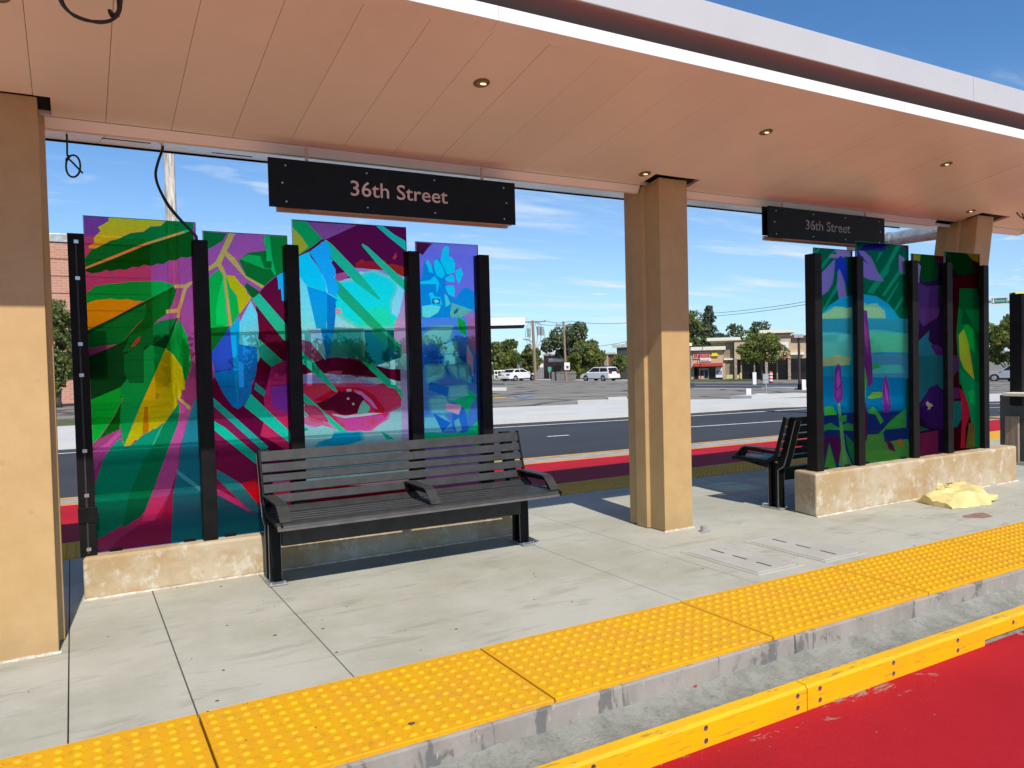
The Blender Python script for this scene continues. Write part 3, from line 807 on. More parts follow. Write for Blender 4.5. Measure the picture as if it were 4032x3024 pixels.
# ------------------------------------------------------------------ hanging signs
def text_obj(body, size, mat, name, parent, origin, ux, uz, extrude=.001, align='LEFT', xscale=1.0, bold=0.0):
    cu = bpy.data.curves.new('tmp_text', 'FONT'); cu.body = body; cu.size = size; cu.extrude = extrude; cu.align_x = align; cu.align_y = 'BOTTOM_BASELINE'
    cu.resolution_u = 3; cu.offset = bold
    to = bpy.data.objects.new('tmp_text', cu); COL.objects.link(to)
    me = bpy.data.meshes.new_from_object(to.evaluated_get(bpy.context.evaluated_depsgraph_get()))
    bpy.data.objects.remove(to); bpy.data.curves.remove(cu)
    ux, uz = Vector(ux), Vector(uz); n = ux.cross(uz)
    o0 = ORG[parent.name]
    for v in me.vertices: v.co = Vector(origin) + ux*v.co.x*xscale + uz*v.co.y + n*v.co.z - o0
    me.materials.clear(); me.materials.append(mat); me.name = name
    o = bpy.data.objects.new(name, me); COL.objects.link(o); o.parent = parent; ORG[o.name] = o0
    return o
def split_letters(o, parent):
    bm = bmesh.new(); bm.from_mesh(o.data); bm.verts.ensure_lookup_table()
    seen = set(); groups = []
    for v in bm.verts:
        if v.index in seen: continue
        st = [v]; seen.add(v.index); g = []
        while st:
            a = st.pop(); g.append(a.index)
            for e in a.link_edges:
                b = e.other_vert(a)
                if b.index not in seen: seen.add(b.index); st.append(b)
        groups.append(set(g))
    for g in groups:
        ids = sorted(g); mp = {i: k for k, i in enumerate(ids)}
        me = bpy.data.meshes.new('letter')
        me.from_pydata([tuple(bm.verts[i].co) for i in ids], [], [[mp[v.index] for v in f.verts] for f in bm.faces if f.verts[0].index in g])
        me.materials.append(o.data.materials[0]); q = bpy.data.objects.new('letter', me); COL.objects.link(q); q.parent = parent; ORG[q.name] = ORG[parent.name]
    bm.free(); bpy.data.objects.remove(o)
def station_sign(label, x0, x1, ztop, zbot, yf, tx, tz, th, letter):
    t = thing('hanging_sign', label, 'sign', ((x0+x1)/2, yf+.05, zbot), 'black station name signs under the canopy')
    m = MB(); m.box(x0, x1, yf, yf+.012, zbot, ztop); m.build('front_plate', M['black'], t, bevel=.002)
    m = MB(); m.box(x0+.25, x1-.005, yf+.0125, yf+.085, zbot+.004, ztop-.02); m.build('light_box', M['pink_core'], t)
    m = MB(); m.box(x0+.03, x1+.022, yf+.0855, yf+.098, zbot+.03, ztop+.012); m.build('rear_plate', M['black'], t, bevel=.002)
    m = MB(); m.box(x0+.065, x1-.006, yf+.099, yf+.125, zbot-.006, zbot+.028); m.build('bottom_tray', M['pink_core'], t)
    # stencil-like letters
    split_letters(text_obj('36th Street', th, letter, 'lettering', t, (tx, yf-.0012, tz), (1,0,0), (0,0,1), .001, xscale=1.10, bold=.0006), t)
    for fx_ in (.06,.36,.635,.945):
        for fz in (.13,.87) if fx_ in (.36,.635) else (.12,.5,.86):
            bx, bz = x0+(x1-x0)*fx_ + (-.02 if fz == .5 and fx_ < .5 else .02 if fz == .5 else 0), zbot+(ztop-zbot)*fz
            m = MB(); m.cyl((bx, yf, bz), (bx, yf-.004, bz), .0055, .004, 8); m.build('bolt', M['steel'], t)
    for rx in (x0+(x1-x0)*.145, x0+(x1-x0)*.862):
        m = MB(); m.cyl((rx, yf+.05, ztop-.03), (rx, yf+.05, 2.605), .0095, .0095, 10); m.build('hanger_rod', M['pink_core'], t)
station_sign('black hanging sign reading 36th Street, above the near bench', 1.010, 2.632, 2.515, 2.236, 4.5, 1.483, 2.338, .128, M['letter'])
station_sign('black hanging sign reading 36th Street, above the far windscreen', 5.06, 6.60, 2.556, 2.296, 4.5, 5.508, 2.388, .118, M['letter_dim'])

# ------------------------------------------------------------------ windscreens with printed glass art
ZF = {1:(280,800,.3255),2:(800,800,.3255),3:(1400,850,.27125),4:(1000,1300,.3255),5:(280,1300,.3255),
      'c1':(0,0,.63291),'c4':(0,1000,.63291),'c5':(1300,1000,.63291),'c6':(2632,1000,.63291),'c7':(0,1974,.63291),
      's':(3000,800,.27125),'u':(3550,950,.3314),'v':(3550,1400,.3314)}
def ink(c, z):
    """ink transmittance: the colour seen backlit, divided by the light usually behind the glass at that height"""
    w = min(1, max(0, (z-1.22)/.33)); w = w*w*(3-2*w)
    b = [lo*(1-w)+hi*w for lo, hi in zip((.36,.38,.38), (.38,.60,.82))]
    t = [a/q for a, q in zip(c, b)]; mx = max(t)
    if mx > .95: t = [a*.95/mx for a in t]
    return tuple(max(.004, a) for a in t)
def film(name, parent, rect, yp, base, polys):
    """printed film cut from one sheet: coloured pieces meet edge to edge"""
    x0, x1, z0, z1 = rect
    vs, faces, cols = [], [], []
    def addp(pts, col):
        ar = sum(p[0]*q[1]-q[0]*p[1] for p, q in zip(pts, pts[1:]+pts[:1]))
        if ar < 0: pts = pts[::-1]
        s_ = len(vs); vs.extend(Vector(p) for p in pts); faces.append(list(range(s_, s_+len(pts)))); cols.append(col)
    addp([(x0,z0),(x1,z0),(x1,z1),(x0,z1)], base)
    for col, fr, pts in polys:
        q = []
        for i in range(0, len(pts), 2):
            f = fr
            ox, oy, sc = ZF[f]; p = at_y(ox+pts[i]*sc, oy+pts[i+1]*sc, yp); q.append((p.x, p.z))
        addp(q, col)
    cz = [.5*(min(vs[k_].y for k_ in f_)+max(vs[k_].y for k_ in f_)) for f_ in faces]; cz[0] = 1.48
    ov, oe, of, sv, se, sf = delaunay_2d_cdt(vs, [], faces, 1, 1e-5, True)
    me = bpy.data.meshes.new(name); o0 = ORG[parent.name]
    keep = [(f, max(ids)) for f, ids in zip(of, sf) if 0 in ids]
    me.from_pydata([(v.x-o0.x, yp-o0.y, v.y-o0.z) for v in ov], [], [f for f, _ in keep])
    at = me.color_attributes.new('ink', 'FLOAT_COLOR', 'CORNER')
    for pl, (_, i) in zip(me.polygons, keep):
        c = ink(S(*cols[i]), cz[i])
        for li in pl.loop_indices: at.data[li].color = (*c, 1)
    me.materials.append(M['film'])
    o = bpy.data.objects.new(name, me); COL.objects.link(o); o.parent = parent; ORG[o.name] = o0
    return o
def boost(c):  # print colour from how it looks backlit: undo the sky-blue light behind it
    return c
from collections import OrderedDict
ART = {}
ART[1] = ((135,62,138), [
 ((100,55,140),1,[135,150,450,165,458,215,330,290,357,332,270,412,140,400]),
 ((172,178,35),1,[450,160,1150,215,1080,275,960,280,880,340,720,360,570,430,480,450,300,545,215,545,210,520,285,480,270,425,357,335,325,290,455,215]),
 ((0,108,50),1,[1150,215,1480,232,1480,312,1350,350,900,490,500,650,150,786,150,690,215,600,250,560,300,548,480,455,570,432,720,362,880,345,960,285,1080,278]),
 ((0,72,20),1,[150,812,500,665,900,505,1360,360,1480,330,1480,640,1400,660,1330,650,1270,690,1180,695,1110,740,1050,730,970,760,880,745,820,775,740,770,660,805,570,800,470,825,430,805,350,835,250,850,150,815]),
 ((190,165,95),1,[150,806,150,782,900,478,1370,332,1380,360,900,510,500,675]),
 ((20,160,110),1,[1365,330,1445,308,1455,332,1375,360]),
 ((0,150,68),1,[150,1100,240,1050,280,1005,430,980,560,970,720,950,860,945,1080,940,1150,960,1250,990,1245,1020,1150,1060,880,1190,680,1165,560,1165,420,1160,150,1215]),
 ((200,180,15),1,[150,1225,300,1172,480,1155,570,1170,680,1160,760,1180,870,1185,540,1370,150,1560]),
 ((0,115,55),1,[150,1620,150,1555,880,1215,915,1260,915,1310,890,1380,800,1470,600,1700,150,1760]),
 ((0,90,25),1,[880,1200,1240,1020,1278,1045,1232,1200,1160,1340,1050,1410,950,1530,830,1610,600,1700,780,1500,880,1390,915,1300,900,1240]),
 ((0,75,25),1,[150,1615,150,1570,1240,1008,1246,1034]),
 ((190,165,100),1,[1250,985,1370,985,1450,945,1480,950,1455,985,1400,1040,1330,1270,1310,1387,1275,1387,1290,1320,1150,1338,1150,1290,1285,1275,1360,1025,1250,1027]),
 ((0,62,30),5,[150,345,540,180,880,20,1150,-130,1290,-150,1180,180,900,640,700,800,600,830,150,860]),
 ((0,105,52),5,[620,270,720,60,880,20,1060,-110,1280,-150,1180,40,1000,170]),
 ((0,140,58),5,[1300,-140,1400,60,1440,250,1450,430,1420,540,1380,640,1365,600,1340,440,1230,300,1140,220,1190,120]),
 ((0,128,58),5,[1140,220,960,180,880,250,700,560,600,690,590,790,630,830,600,930,590,1130,600,1200,640,1400,800,1000,1090,370]),
 ((0,95,45),5,[640,300,880,170,880,640,700,640,640,500]),
 ((150,38,60),5,[730,200,790,110,840,75,820,130,770,190]),
 ((190,180,5),5,[1145,220,1240,300,1340,450,1375,620,1380,720,1335,725,1335,790,1300,840,1285,840,1285,960,1245,960,1230,1045,1180,1050,1145,1135,1110,1120,1020,1200,990,1190,920,1260,875,1250,800,1330,770,1330,715,1395,640,1405,860,870,1000,560]),
 ((232,140,5),5,[885,930,930,930,938,1220,900,1262,862,1250]),
 ((0,145,40),5,[200,860,600,690,590,800,625,830,520,1040,330,1310,200,1420]),
 ((0,75,12),5,[625,835,600,930,590,1130,580,1200,430,1270,330,1330,520,1050]),
 ((175,72,140),5,[200,1490,430,1370,590,1200,605,1260,560,1310,480,1390,480,1420,390,1560,270,1700,200,1700]),
 ((0,122,92),5,[390,1560,480,1420,600,1300,640,1405,720,1400,880,1260,1120,1140,1310,870,1335,1100,1300,1180,1260,1310,1240,1420,1200,1500,1170,1540,1100,1700,900,2200,200,2600,200,2100,330,1750]),
 ((0,108,68),5,[1120,1145,1310,880,1335,1100,1300,1180,1260,1310,1240,1420,1200,1500,1170,1540,1100,1700,1020,1900,850,2250,620,2400,700,2000,860,1620]),
 ((120,34,80),'c4',[1000,1640,1060,1480,1110,1350,1120,1200,1170,1040,1250,880,1270,1659,1270,1980,600,1980,720,1790,860,1690]),
 ((170,70,135),'c4',[1120,930,1180,970,1215,920,1160,1040,1120,1200,1100,1350,1060,1480,960,1659,880,1659,960,1450,1040,1230,1110,1050]),
 ((22,105,120),'c4',[1185,980,1215,905,1290,870,1290,1980,1060,1980,1075,1500,1110,1330,1130,1170]),
 ((60,140,160),'c4',[1100,1340,1250,1450,1250,1480,1100,1370]),
 ((190,165,100),'c4',[1110,885,1185,950,1178,972,1108,905]),
 ((45,140,100),'c4',[945,1190,1010,1055,1018,1060,955,1195]),
])
ART[2] = ((140,68,142), [
 ((0,92,45),2,[0,340,285,365,240,450,130,520,50,560,0,550]),
 ((0,108,45),2,[735,390,1010,400,1010,830,880,885,850,790,760,560]),
 ((0,95,38),2,[430,690,540,600,760,570,850,790,880,880,740,1000,520,880,440,710]),
 ((0,150,72),2,[450,680,540,620,690,640,740,780,840,800,720,790,560,720]),
 ((0,158,85),2,[740,395,805,398,830,640,885,870,860,870,820,800,840,700,765,700,765,520,735,500]),
 ((0,82,36),2,[520,960,690,1070,620,1150,585,1140,500,1010]),
 ((190,172,85),2,[310,365,388,370,285,580,380,660,520,880,740,1005,715,1030,520,910,490,880,260,630,220,730,250,790,280,860,345,1480,310,1480,250,880,170,760,0,860,0,815,150,710,210,590]),
 ((0,150,62),2,[0,1000,120,850,190,800,240,870,300,1480,310,1560,90,1560,0,1560]),
 ((0,178,82),2,[240,900,190,1080,150,1300,160,1470,300,1490]),
 ((0,155,68),2,[270,870,340,1030,415,1140,440,1330,345,1480]),
 ((190,185,15),2,[275,870,380,880,450,970,520,1040,530,1090,585,1140,560,1180,440,1340,410,1120,330,1020]),
 ((190,172,85),2,[240,870,272,870,350,1480,312,1480]),
 ((0,88,28),'c4',[1200,470,1430,450,1330,640,1200,640]),
 ((82,0,44),2,[690,1070,740,1005,890,880,1010,790,1010,2700,600,2700,640,1250,620,1150]),
 ((0,165,235),2,[890,880,1010,810,1010,1200,955,1175,940,1030,910,1045,905,940]),
 ((25,165,138),2,[600,1150,680,1090,985,1440,1010,1470,1010,1680,960,1640,590,1170]),
 ((82,0,44),'c4',[1340,760,1400,880,1480,965,1600,760,1820,700,1820,1400,1500,1400,1310,1040,1310,800]),
 ((110,20,62),'c4',[1200,1000,1330,900,1520,1100,1670,1250,1700,1640,1560,1600,1330,1400,1200,1400]),
 ((30,55,150),'c4',[1310,620,1430,455,1440,560,1470,850,1480,965,1440,945,1390,870,1340,760]),
 ((0,105,175),'c4',[1325,740,1460,720,1480,965,1450,950,1390,870,1340,770]),
 ((100,215,250),'c4',[1560,290,1600,370,1610,480,1600,560,1620,640,1600,680,1590,760,1570,800,1560,880,1530,930,1480,965,1478,450]),
 ((0,150,215),'c4',[1430,455,1490,390,1490,950,1480,965,1468,850,1440,560]),
 ((20,110,190),'c4',[1480,560,1600,580,1600,680,1590,760,1570,800,1560,880,1530,930,1482,965]),
 ((30,150,135),'c4',[1600,520,1800,700,1800,810,1620,640]),
 ((20,120,118),'c4',[1590,800,1820,985,1820,1025,1580,840]),
 ((150,30,90),'c4',[1690,700,1820,640,1820,1250,1700,1160,1620,1130,1660,1050,1640,900]),
 ((105,40,140),'c4',[1680,830,1820,800,1820,990,1700,960]),
 ((235,50,110),'c4',[1640,1040,1800,1000,1820,1250,1700,1170,1620,1130]),
 ((15,165,140),'c4',[1560,870,1820,1120,1820,1190,1520,950]),
 ((18,140,128),'c4',[1300,870,1670,1200,1640,1230,1300,920]),
 ((10,195,160),'c4',[1300,1020,1400,1080,1670,1310,1670,1370,1300,1070]),
 ((210,25,50),'c4',[1500,1430,1680,1365,1700,1580,1560,1530]),
 ((120,25,70),'c4',[1200,1330,1340,1330,1500,1450,1640,1600,1500,1659,1200,1659]),
 ((30,120,130),'c4',[1350,1340,1500,1430,1600,1550,1640,1600,1560,1600,1350,1400]),
 ((150,60,130),'c4',[1350,1460,1480,1530,1560,1600,1470,1600,1360,1560]),
 ((20,98,112),'c4',[1200,1520,1360,1500,1560,1610,1720,1590,1720,1980,1200,1980]),
])
ART[3] = ((75,8,58), [
 ((115,62,128),2,[1240,225,1860,265,1480,440,1430,440]),
 ((0,140,78),2,[1080,205,1245,222,1440,430,1280,555,1160,625,1080,630]),
 ((145,150,40),2,[1080,300,1105,315,1200,420,1270,530,1160,618,1080,630]),
 ((125,175,180),2,[1160,900,1590,860,1640,960,1850,905,1900,790,2212,830,2480,890,2480,3400,1000,3400]),
 ((150,65,125),2,[1590,860,1790,815,1780,880,1650,955,1600,930]),
 ((130,30,25),3,[0,690,60,650,100,620,160,690,230,660,400,640,450,700,560,700,690,740,760,740,760,880,690,880,560,822,400,790,0,755]),
 ((165,45,25),3,[60,720,150,690,300,705,420,690,420,740,250,745,80,760]),
 ((150,45,35),3,[530,610,560,580,585,520,600,590,570,640]),
 ((125,20,40),2,[1850,740,2000,700,2212,690,2212,800,1900,780]),
 ((135,120,190),3,[0,755,400,795,560,825,690,880,690,930,450,860,250,830,0,800]),
 ((10,200,215),3,[140,870,250,830,420,900,550,990,560,1080,480,1250,500,1400,600,1480,520,1590,60,1590,-400,1300,-200,960,0,960]),
 ((25,215,190),3,[200,1350,440,1300,520,1480,560,1590,100,1590,60,1450]),
 ((120,185,200),2,[1165,900,1260,1000,1420,1659,1165,1659]),
 ((0,95,120),4,[600,0,1760,0,1780,330,1480,430,1250,370,1000,340,860,330]),
 ((35,120,130),4,[940,0,1300,0,1300,340,1000,335,880,310]),
 ((120,70,115),4,[560,0,640,0,860,322,780,392,560,430]),
 ((145,130,185),3,[560,1590,640,1400,700,1100,760,1100,760,2000,560,2000]),
 ((70,0,36),4,[560,430,720,400,860,350,1000,340,1250,370,1480,440,1600,470,1800,480,1800,620,1600,580,1400,560,1150,530,900,520,720,510,560,540]),
 ((120,50,75),4,[880,505,1000,490,1080,495,1050,530,900,525]),
 ((130,135,195),4,[560,540,900,558,1150,552,1450,640,1450,705,1300,662,1000,662,940,640,560,640]),
 ((140,190,215),4,[1000,600,1260,600,1260,645,1000,642]),
 ((225,58,112),4,[560,650,940,650,1030,670,1270,660,1450,680,1640,640,1800,830,1800,900,1620,980,1590,1060,1400,1190,1150,1210,900,1150,700,900,560,880]),
 ((240,70,90),4,[610,690,860,670,960,700,820,760,700,760]),
 ((150,16,38),4,[720,850,1000,690,1270,690,1450,780,1585,960,1570,1000,1470,990,1400,870,1270,750,1000,750,850,860]),
 ((160,95,165),4,[1200,720,1300,740,1430,850,1500,960,1450,940,1380,860,1260,780]),
 ((72,8,34),4,[760,890,900,830,1010,760,1040,730,1060,750,1090,725,1110,745,1180,740,1300,790,1335,830,1280,900,1250,1000,1150,1027,1050,1022,950,970,830,965]),
 ((190,190,225),4,[1115,712,1178,712,1178,742,1130,748]),
 ((95,190,175),4,[1320,850,1400,920,1402,960,1370,1000,1250,1005,1290,900]),
 ((170,185,195),4,[940,1008,1100,1036,1400,1000,1550,1004,1400,1032,1100,1066,970,1034]),
 ((220,215,220),4,[1125,815,1152,815,1152,842,1125,842]),
 ((220,215,220),4,[1188,880,1215,880,1215,906,1188,906]),
 ((175,60,135),4,[1000,1050,1100,1072,1400,1036,1550,1020,1592,1060,1400,1190,1120,1212,1040,1150]),
 ((240,85,90),4,[1400,1090,1450,1060,1470,1120,1420,1150]),
 ((240,85,110),4,[1290,1130,1350,1120,1350,1160,1290,1160]),
 ((240,85,75),4,[1010,1110,1080,1120,1110,1180,1050,1160]),
 ((190,100,150),4,[560,1050,900,1130,960,1182,760,1172,560,1110]),
 ((235,110,120),4,[620,1030,780,1060,860,1120,700,1110]),
 ((0,130,165),4,[900,1260,1270,1230,1300,1330,1000,1400,760,1400]),
 ((0,140,115),4,[1530,1225,1600,1250,1700,1320,1600,1320]),
 ((0,140,115),4,[600,1170,640,1185,750,1290,700,1300,600,1210]),
 ((165,155,205),4,[1772,480,1860,480,1880,1500,1790,1500]),
 ((20,165,135),2,[1490,445,1560,500,1860,810,2140,1150,2130,1172,1820,940,1540,650,1420,480]),
 ((20,150,115),2,[1580,890,1650,960,1900,1220,2212,1540,2400,1720,2400,1840,2212,1659,2000,1480,1700,1190,1610,1080]),
 ((15,105,100),4,[1380,0,1530,0,1770,220,1770,300,1600,200]),
 ((15,115,115),4,[940,0,1080,60,1330,330,1470,430,1300,372]),
 ((22,195,150),4,[1300,370,1460,430,1800,750,1800,840,1560,630,1380,455]),
 ((20,165,135),3,[100,400,180,450,560,800,770,985,770,1140,520,905,300,680,90,430]),
 ((15,165,155),3,[280,130,390,140,560,270,770,390,770,540,620,420,460,290]),
 ((20,150,125),4,[560,240,720,380,980,690,1012,742,980,747,560,370]),
 ((20,185,150),4,[570,740,700,850,1130,1230,1060,1245,570,830]),
 ((0,190,235),2,[1090,670,1280,588,1300,650,1400,780,1490,990,1490,1072,1250,1000,1180,900,1090,860]),
 ((15,155,230),2,[1283,590,1485,442,1540,570,1555,610,1530,650,1570,690,1550,720,1600,800,1605,870,1580,890,1640,1000,1640,1070,1610,1080,1620,1140,1510,1090,1490,980,1400,770]),
 ((100,205,230),2,[1175,900,1250,1000,1420,1700,1480,1900,1400,1800,1300,1680,1195,1650]),
 ((0,140,215),2,[1253,1003,1492,1073,1522,1130,1490,1500,1485,1900,1400,1659]),
 ((0,105,190),2,[1500,1088,1625,1172,1600,1200,1610,1260,1590,1500,1550,1640,1540,1800,1480,1900,1492,1600,1500,1350]),
 ((0,110,190),4,[800,-20,945,-20,920,150,872,312,845,180]),
 ((110,165,205),4,[640,-20,805,-20,872,312,780,200,700,90]),
 ((235,200,230),2,[1600,1265,1660,1275,1690,1320,1650,1340,1600,1345]),
])
ART[4] = ((92,98,205), [
 ((60,12,50),3,[870,380,1112,400,1040,480,972,572,930,540,870,520]),
 ((0,120,205),3,[950,1000,1010,680,1100,820,1180,620,1280,700,1360,880,1300,900,1330,1130,1450,1200,1560,1050,1600,1040,1760,1130,1760,1350,1380,1450,1250,1480,1060,1500,950,1480]),
 ((0,95,185),3,[940,1480,1250,1460,1400,1659,1420,2400,900,2400]),
 ((120,100,185),3,[1560,1430,1770,1400,1770,1800,1590,1760]),
 ((0,158,60),3,[1440,1520,1560,1470,1580,1600,1520,1660,1440,1620]),
] + [((0,185,230),3,p) for p in (
 [1245,610,1260,500,1310,435,1355,460,1350,590,1400,600,1445,690,1440,820,1330,850,1230,650],
 [1140,660,1180,620,1260,730,1300,850,1260,910,1180,870,1140,760],
 [1025,680,1050,630,1090,700,1130,830,1070,820],
 [1450,800,1530,755,1560,850,1500,990,1460,900],
 [900,990,960,950,1080,930,1150,870,1210,960,1210,1000,1180,1140,1170,990],
 [1300,900,1400,850,1440,900,1430,965,1330,950],
 [1300,1020,1420,1010,1440,1060,1435,1175,1340,1130],
 [1060,1130,1110,1105,1150,1170,1230,1180,1260,1290,1100,1290,1090,1200])] + [
 ((20,90,170),3,[1110,1200,1230,1200,1225,1280,1110,1275]), ((90,195,215),3,[1130,1220,1190,1215,1215,1250,1160,1272]),
 ((70,195,215),3,[965,1310,1090,1290,1240,1310,1200,1400,1060,1485,970,1460]),
 ((60,180,200),3,[1290,1130,1330,1160,1380,1280,1310,1320]),
 ((70,155,165),3,[1400,1260,1710,1370,1560,1450,1450,1540,1400,1500,1370,1430]),
 ((20,85,130),3,[1420,1400,1460,1350,1500,1340,1480,1400,1440,1430]),
 ((120,205,215),3,[1260,1480,1370,1480,1420,1600,1400,1690,1290,1560]),
 ((60,110,190),'c5',[550,395,920,395,930,1180,560,1180]),
 ((0,140,60),'c5',[790,390,840,420,850,510,800,480]),
 ((120,90,160),'c5',[850,395,920,395,920,640,860,560]),
 ((20,75,160),'c5',[570,600,720,600,860,640,900,800,780,760,640,700,575,720]),
 ((165,135,185),'c5',[850,560,890,640,890,760,850,700]),
] + [((90,175,195),'c5',p) for p in (
 [570,520,640,465,760,450,740,530,690,580,640,540,590,560],[690,570,780,550,790,620,700,625],[600,700,710,690,700,760,610,800],
 [730,690,790,640,850,740,790,770],[620,900,720,885,745,980,640,992],[740,830,840,815,860,900,740,905],[590,1020,700,1005,742,1060,680,1110,590,1100],
 [720,630,790,630,785,680,730,680],[800,690,860,700,870,800,810,760])] + [
 ((15,95,185),'c5',[620,795,740,830,730,890,610,842]), ((15,85,175),'c5',[640,990,750,1050,700,1112]), ((25,90,175),'c5',[760,1000,830,955,865,1090,800,1132,760,1080]),
 ((185,150,190),'c5',[720,930,820,940,800,1000,720,972]), ((90,165,205),'c5',[770,1040,800,1020,820,1090,790,1120]),
 ((0,150,105),'c5',[760,910,860,880,850,830,880,860,920,880,870,950,860,1000,840,960]),
 ((0,155,105),'c5',[870,1080,930,1030,930,1190,580,1190,590,1110,680,1115,850,1112]),
])
bgG = (0,102,82)
_g12 = [
 ] + [((15,150,128),'s',p) for p in (
 [1530,1300,1620,1310,1840,1000,1860,900,2020,620,1960,590,1800,900],[1740,1340,2030,900,2060,960,1780,1350],[1800,1430,1980,1140,1990,1165,1830,1445],
 [860,1580,1090,1170,1105,1240,860,1640],[860,900,1040,690,1065,700,860,980],[1650,870,1760,710,1700,710],[760,700,830,640,850,650,800,730],[1910,1560,2050,1330,2060,1400,1930,1590])] + [
 ((122,118,205),'s',[840,1040,1060,810,1050,1000,1030,1150,970,1270,840,1370]),
 ((122,118,205),'s',[1100,990,1130,950,1200,1150,1240,1380,1120,1405,1090,1200]),
 ((132,125,200),'s',[975,790,1000,740,1090,740,1040,660,1290,680,1290,780,1200,770,1180,800,1080,800]),
 ((28,62,200),'s',[1060,950,1080,830,1140,760,1230,830,1260,1250,1170,1050,1120,940,1060,1010]),
 ((120,115,205),'s',[1360,690,1480,690,1590,790,1680,990,1770,1132,1560,1110,1465,1062,1400,1000]),
 ((30,40,140),'s',[1480,610,1700,570,1800,560,1800,690,1400,690]),
 ((28,55,175),'s',[1370,650,1440,760,1560,900,1460,820,1380,760]),
 ((130,125,205),'s',[1990,745,2070,800,2080,1030,2030,1035,1990,950]),
 ((105,45,75),'s',[1960,560,2130,560,2110,680,2040,640]),
 ((30,190,235),'c6',[900,440,955,375,1000,320,1060,280,1110,262,1210,250,1290,260,1370,310,1440,400,1480,480,1480,1000,900,1010]),
 ((140,212,190),'c6',[930,390,1010,350,1040,330,1110,340,1130,330,1130,410,930,410]), ((140,212,190),'c6',[1190,290,1240,320,1290,310,1340,350,1350,402,1190,402]),
 ((40,155,205),'c6',[930,405,1480,405,1480,500,930,490]),
 ((85,185,200),'c6',[930,492,1130,502,1130,660,930,680]), ((150,175,140),'c6',[930,625,990,650,1050,625,1130,645,1130,690,930,700]),
 ((75,180,170),'c6',[1190,480,1480,500,1480,620,1190,620]), ((85,170,210),'c6',[1190,620,1480,620,1480,770,1190,770]),
 ((70,165,165),'c6',[1190,690,1450,690,1470,740,1190,745]),
 ((10,160,225),'c6',[930,760,1480,770,1480,990,930,1005]),
 ((28,55,120),'c6',[930,995,1510,980,1540,1320,930,1400]),
 ((70,175,75),'c6',[970,950,1020,945,1050,1000,970,1006]), ((70,175,75),'c6',[1240,990,1270,945,1310,990,1340,1040,1320,1060,1290,1000]),
 ((120,185,60),'c6',[1235,895,1270,860,1335,858,1330,890,1260,902]), ((45,150,70),'c6',[1225,690,1300,685,1330,700,1270,720]),
 ((80,185,80),'c6',[1200,690,1215,700,1235,770,1228,890,1195,890]),
 ((55,145,85),'c6',[930,1080,1010,1050,1060,1080,1110,1050,1150,1060,1150,1100,1000,1092,930,1115]),
 ((60,150,80),'c6',[1380,1040,1480,955,1480,1080,1350,1092,1320,1140,1300,1130]), ((75,150,75),'c6',[1200,1125,1340,1120,1345,1170,1490,1150,1520,1290,1200,1300]),
 ((65,150,70),'c6',[970,1330,1000,1170,1045,1330]), ((35,130,75),'c6',[1100,1120,1160,1180,1160,1320,1120,1230]), ((70,150,90),'c6',[1060,1320,1075,1150,1145,1320]),
 ((82,30,88),'c6',[930,1150,1060,1130,1075,1200,1060,1310,1040,1290,1020,1200,990,1170,975,1260,950,1300]),
 ((92,32,90),'c6',[1350,1145,1395,1180,1415,1232,1370,1215]), ((225,165,60),'c6',[1420,1160,1445,1150,1460,1190,1435,1200]),
 ((95,165,105),'c6',[1052,920,1066,920,1118,1340,1088,1340]), ((60,150,80),'c6',[1055,1010,1110,1000,1110,1040,1070,1050]),
 ((105,45,135),'c6',[1028,890,1035,720,1055,680,1072,700,1085,850,1082,910,1052,935]),
 ((150,75,165),'c6',[1042,760,1060,720,1072,800,1050,840]), ((135,60,150),'c6',[1040,850,1075,830,1075,880,1048,900]),
 ((98,48,135),'c6',[1190,350,1235,352,1252,520,1268,680,1272,800,1245,832,1220,700,1190,660]), ((135,70,160),'c6',[1215,400,1238,470,1245,640,1222,560]),
 ((115,48,140),'c6',[1330,860,1335,800,1350,752,1368,800,1384,950,1372,988,1338,988]), ((170,85,175),'c6',[1344,790,1362,850,1370,940,1350,880]),
 ((90,30,85),'c6',[1190,900,1230,930,1240,1020,1235,1160,1190,1180]),
]
ART[5] = (bgG, _g12); ART[6] = (bgG, _g12)
ART[7] = ((40,24,82), [
 ((125,140,35),'u',[140,150,245,155,240,240,140,240]), ((0,70,32),'u',[225,160,385,170,440,330,430,460,240,490,205,380]), ((70,12,34),'u',[380,165,510,170,510,260,400,230]),
 ((140,125,205),'u',[180,230,230,300,212,420,205,640,180,640]), ((72,48,125),'u',[180,480,300,540,430,520,490,700,430,900,260,1010,180,900]),
 ((25,95,70),'u',[430,520,510,520,510,800,470,690]), ((30,105,125),'u',[180,1210,330,1060,320,1180,440,1290,510,1400,510,1700,180,1700]), ((70,35,110),'u',[340,1230,430,1230,510,1290,510,1430,430,1390]),
 ((28,95,108),'v',[180,0,510,0,510,430,420,340,330,400,220,560,180,560]), ((52,26,95),'v',[180,660,240,560,330,380,430,340,510,480,510,870,330,860]),
 ((105,36,82),'v',[180,930,435,890,435,1200,180,1200]), ((30,95,85),'v',[180,820,330,880,180,910]), ((190,185,150),'v',[290,560,310,540,330,565,360,575,375,600,345,610,340,640,305,645,318,610,295,590]),
])
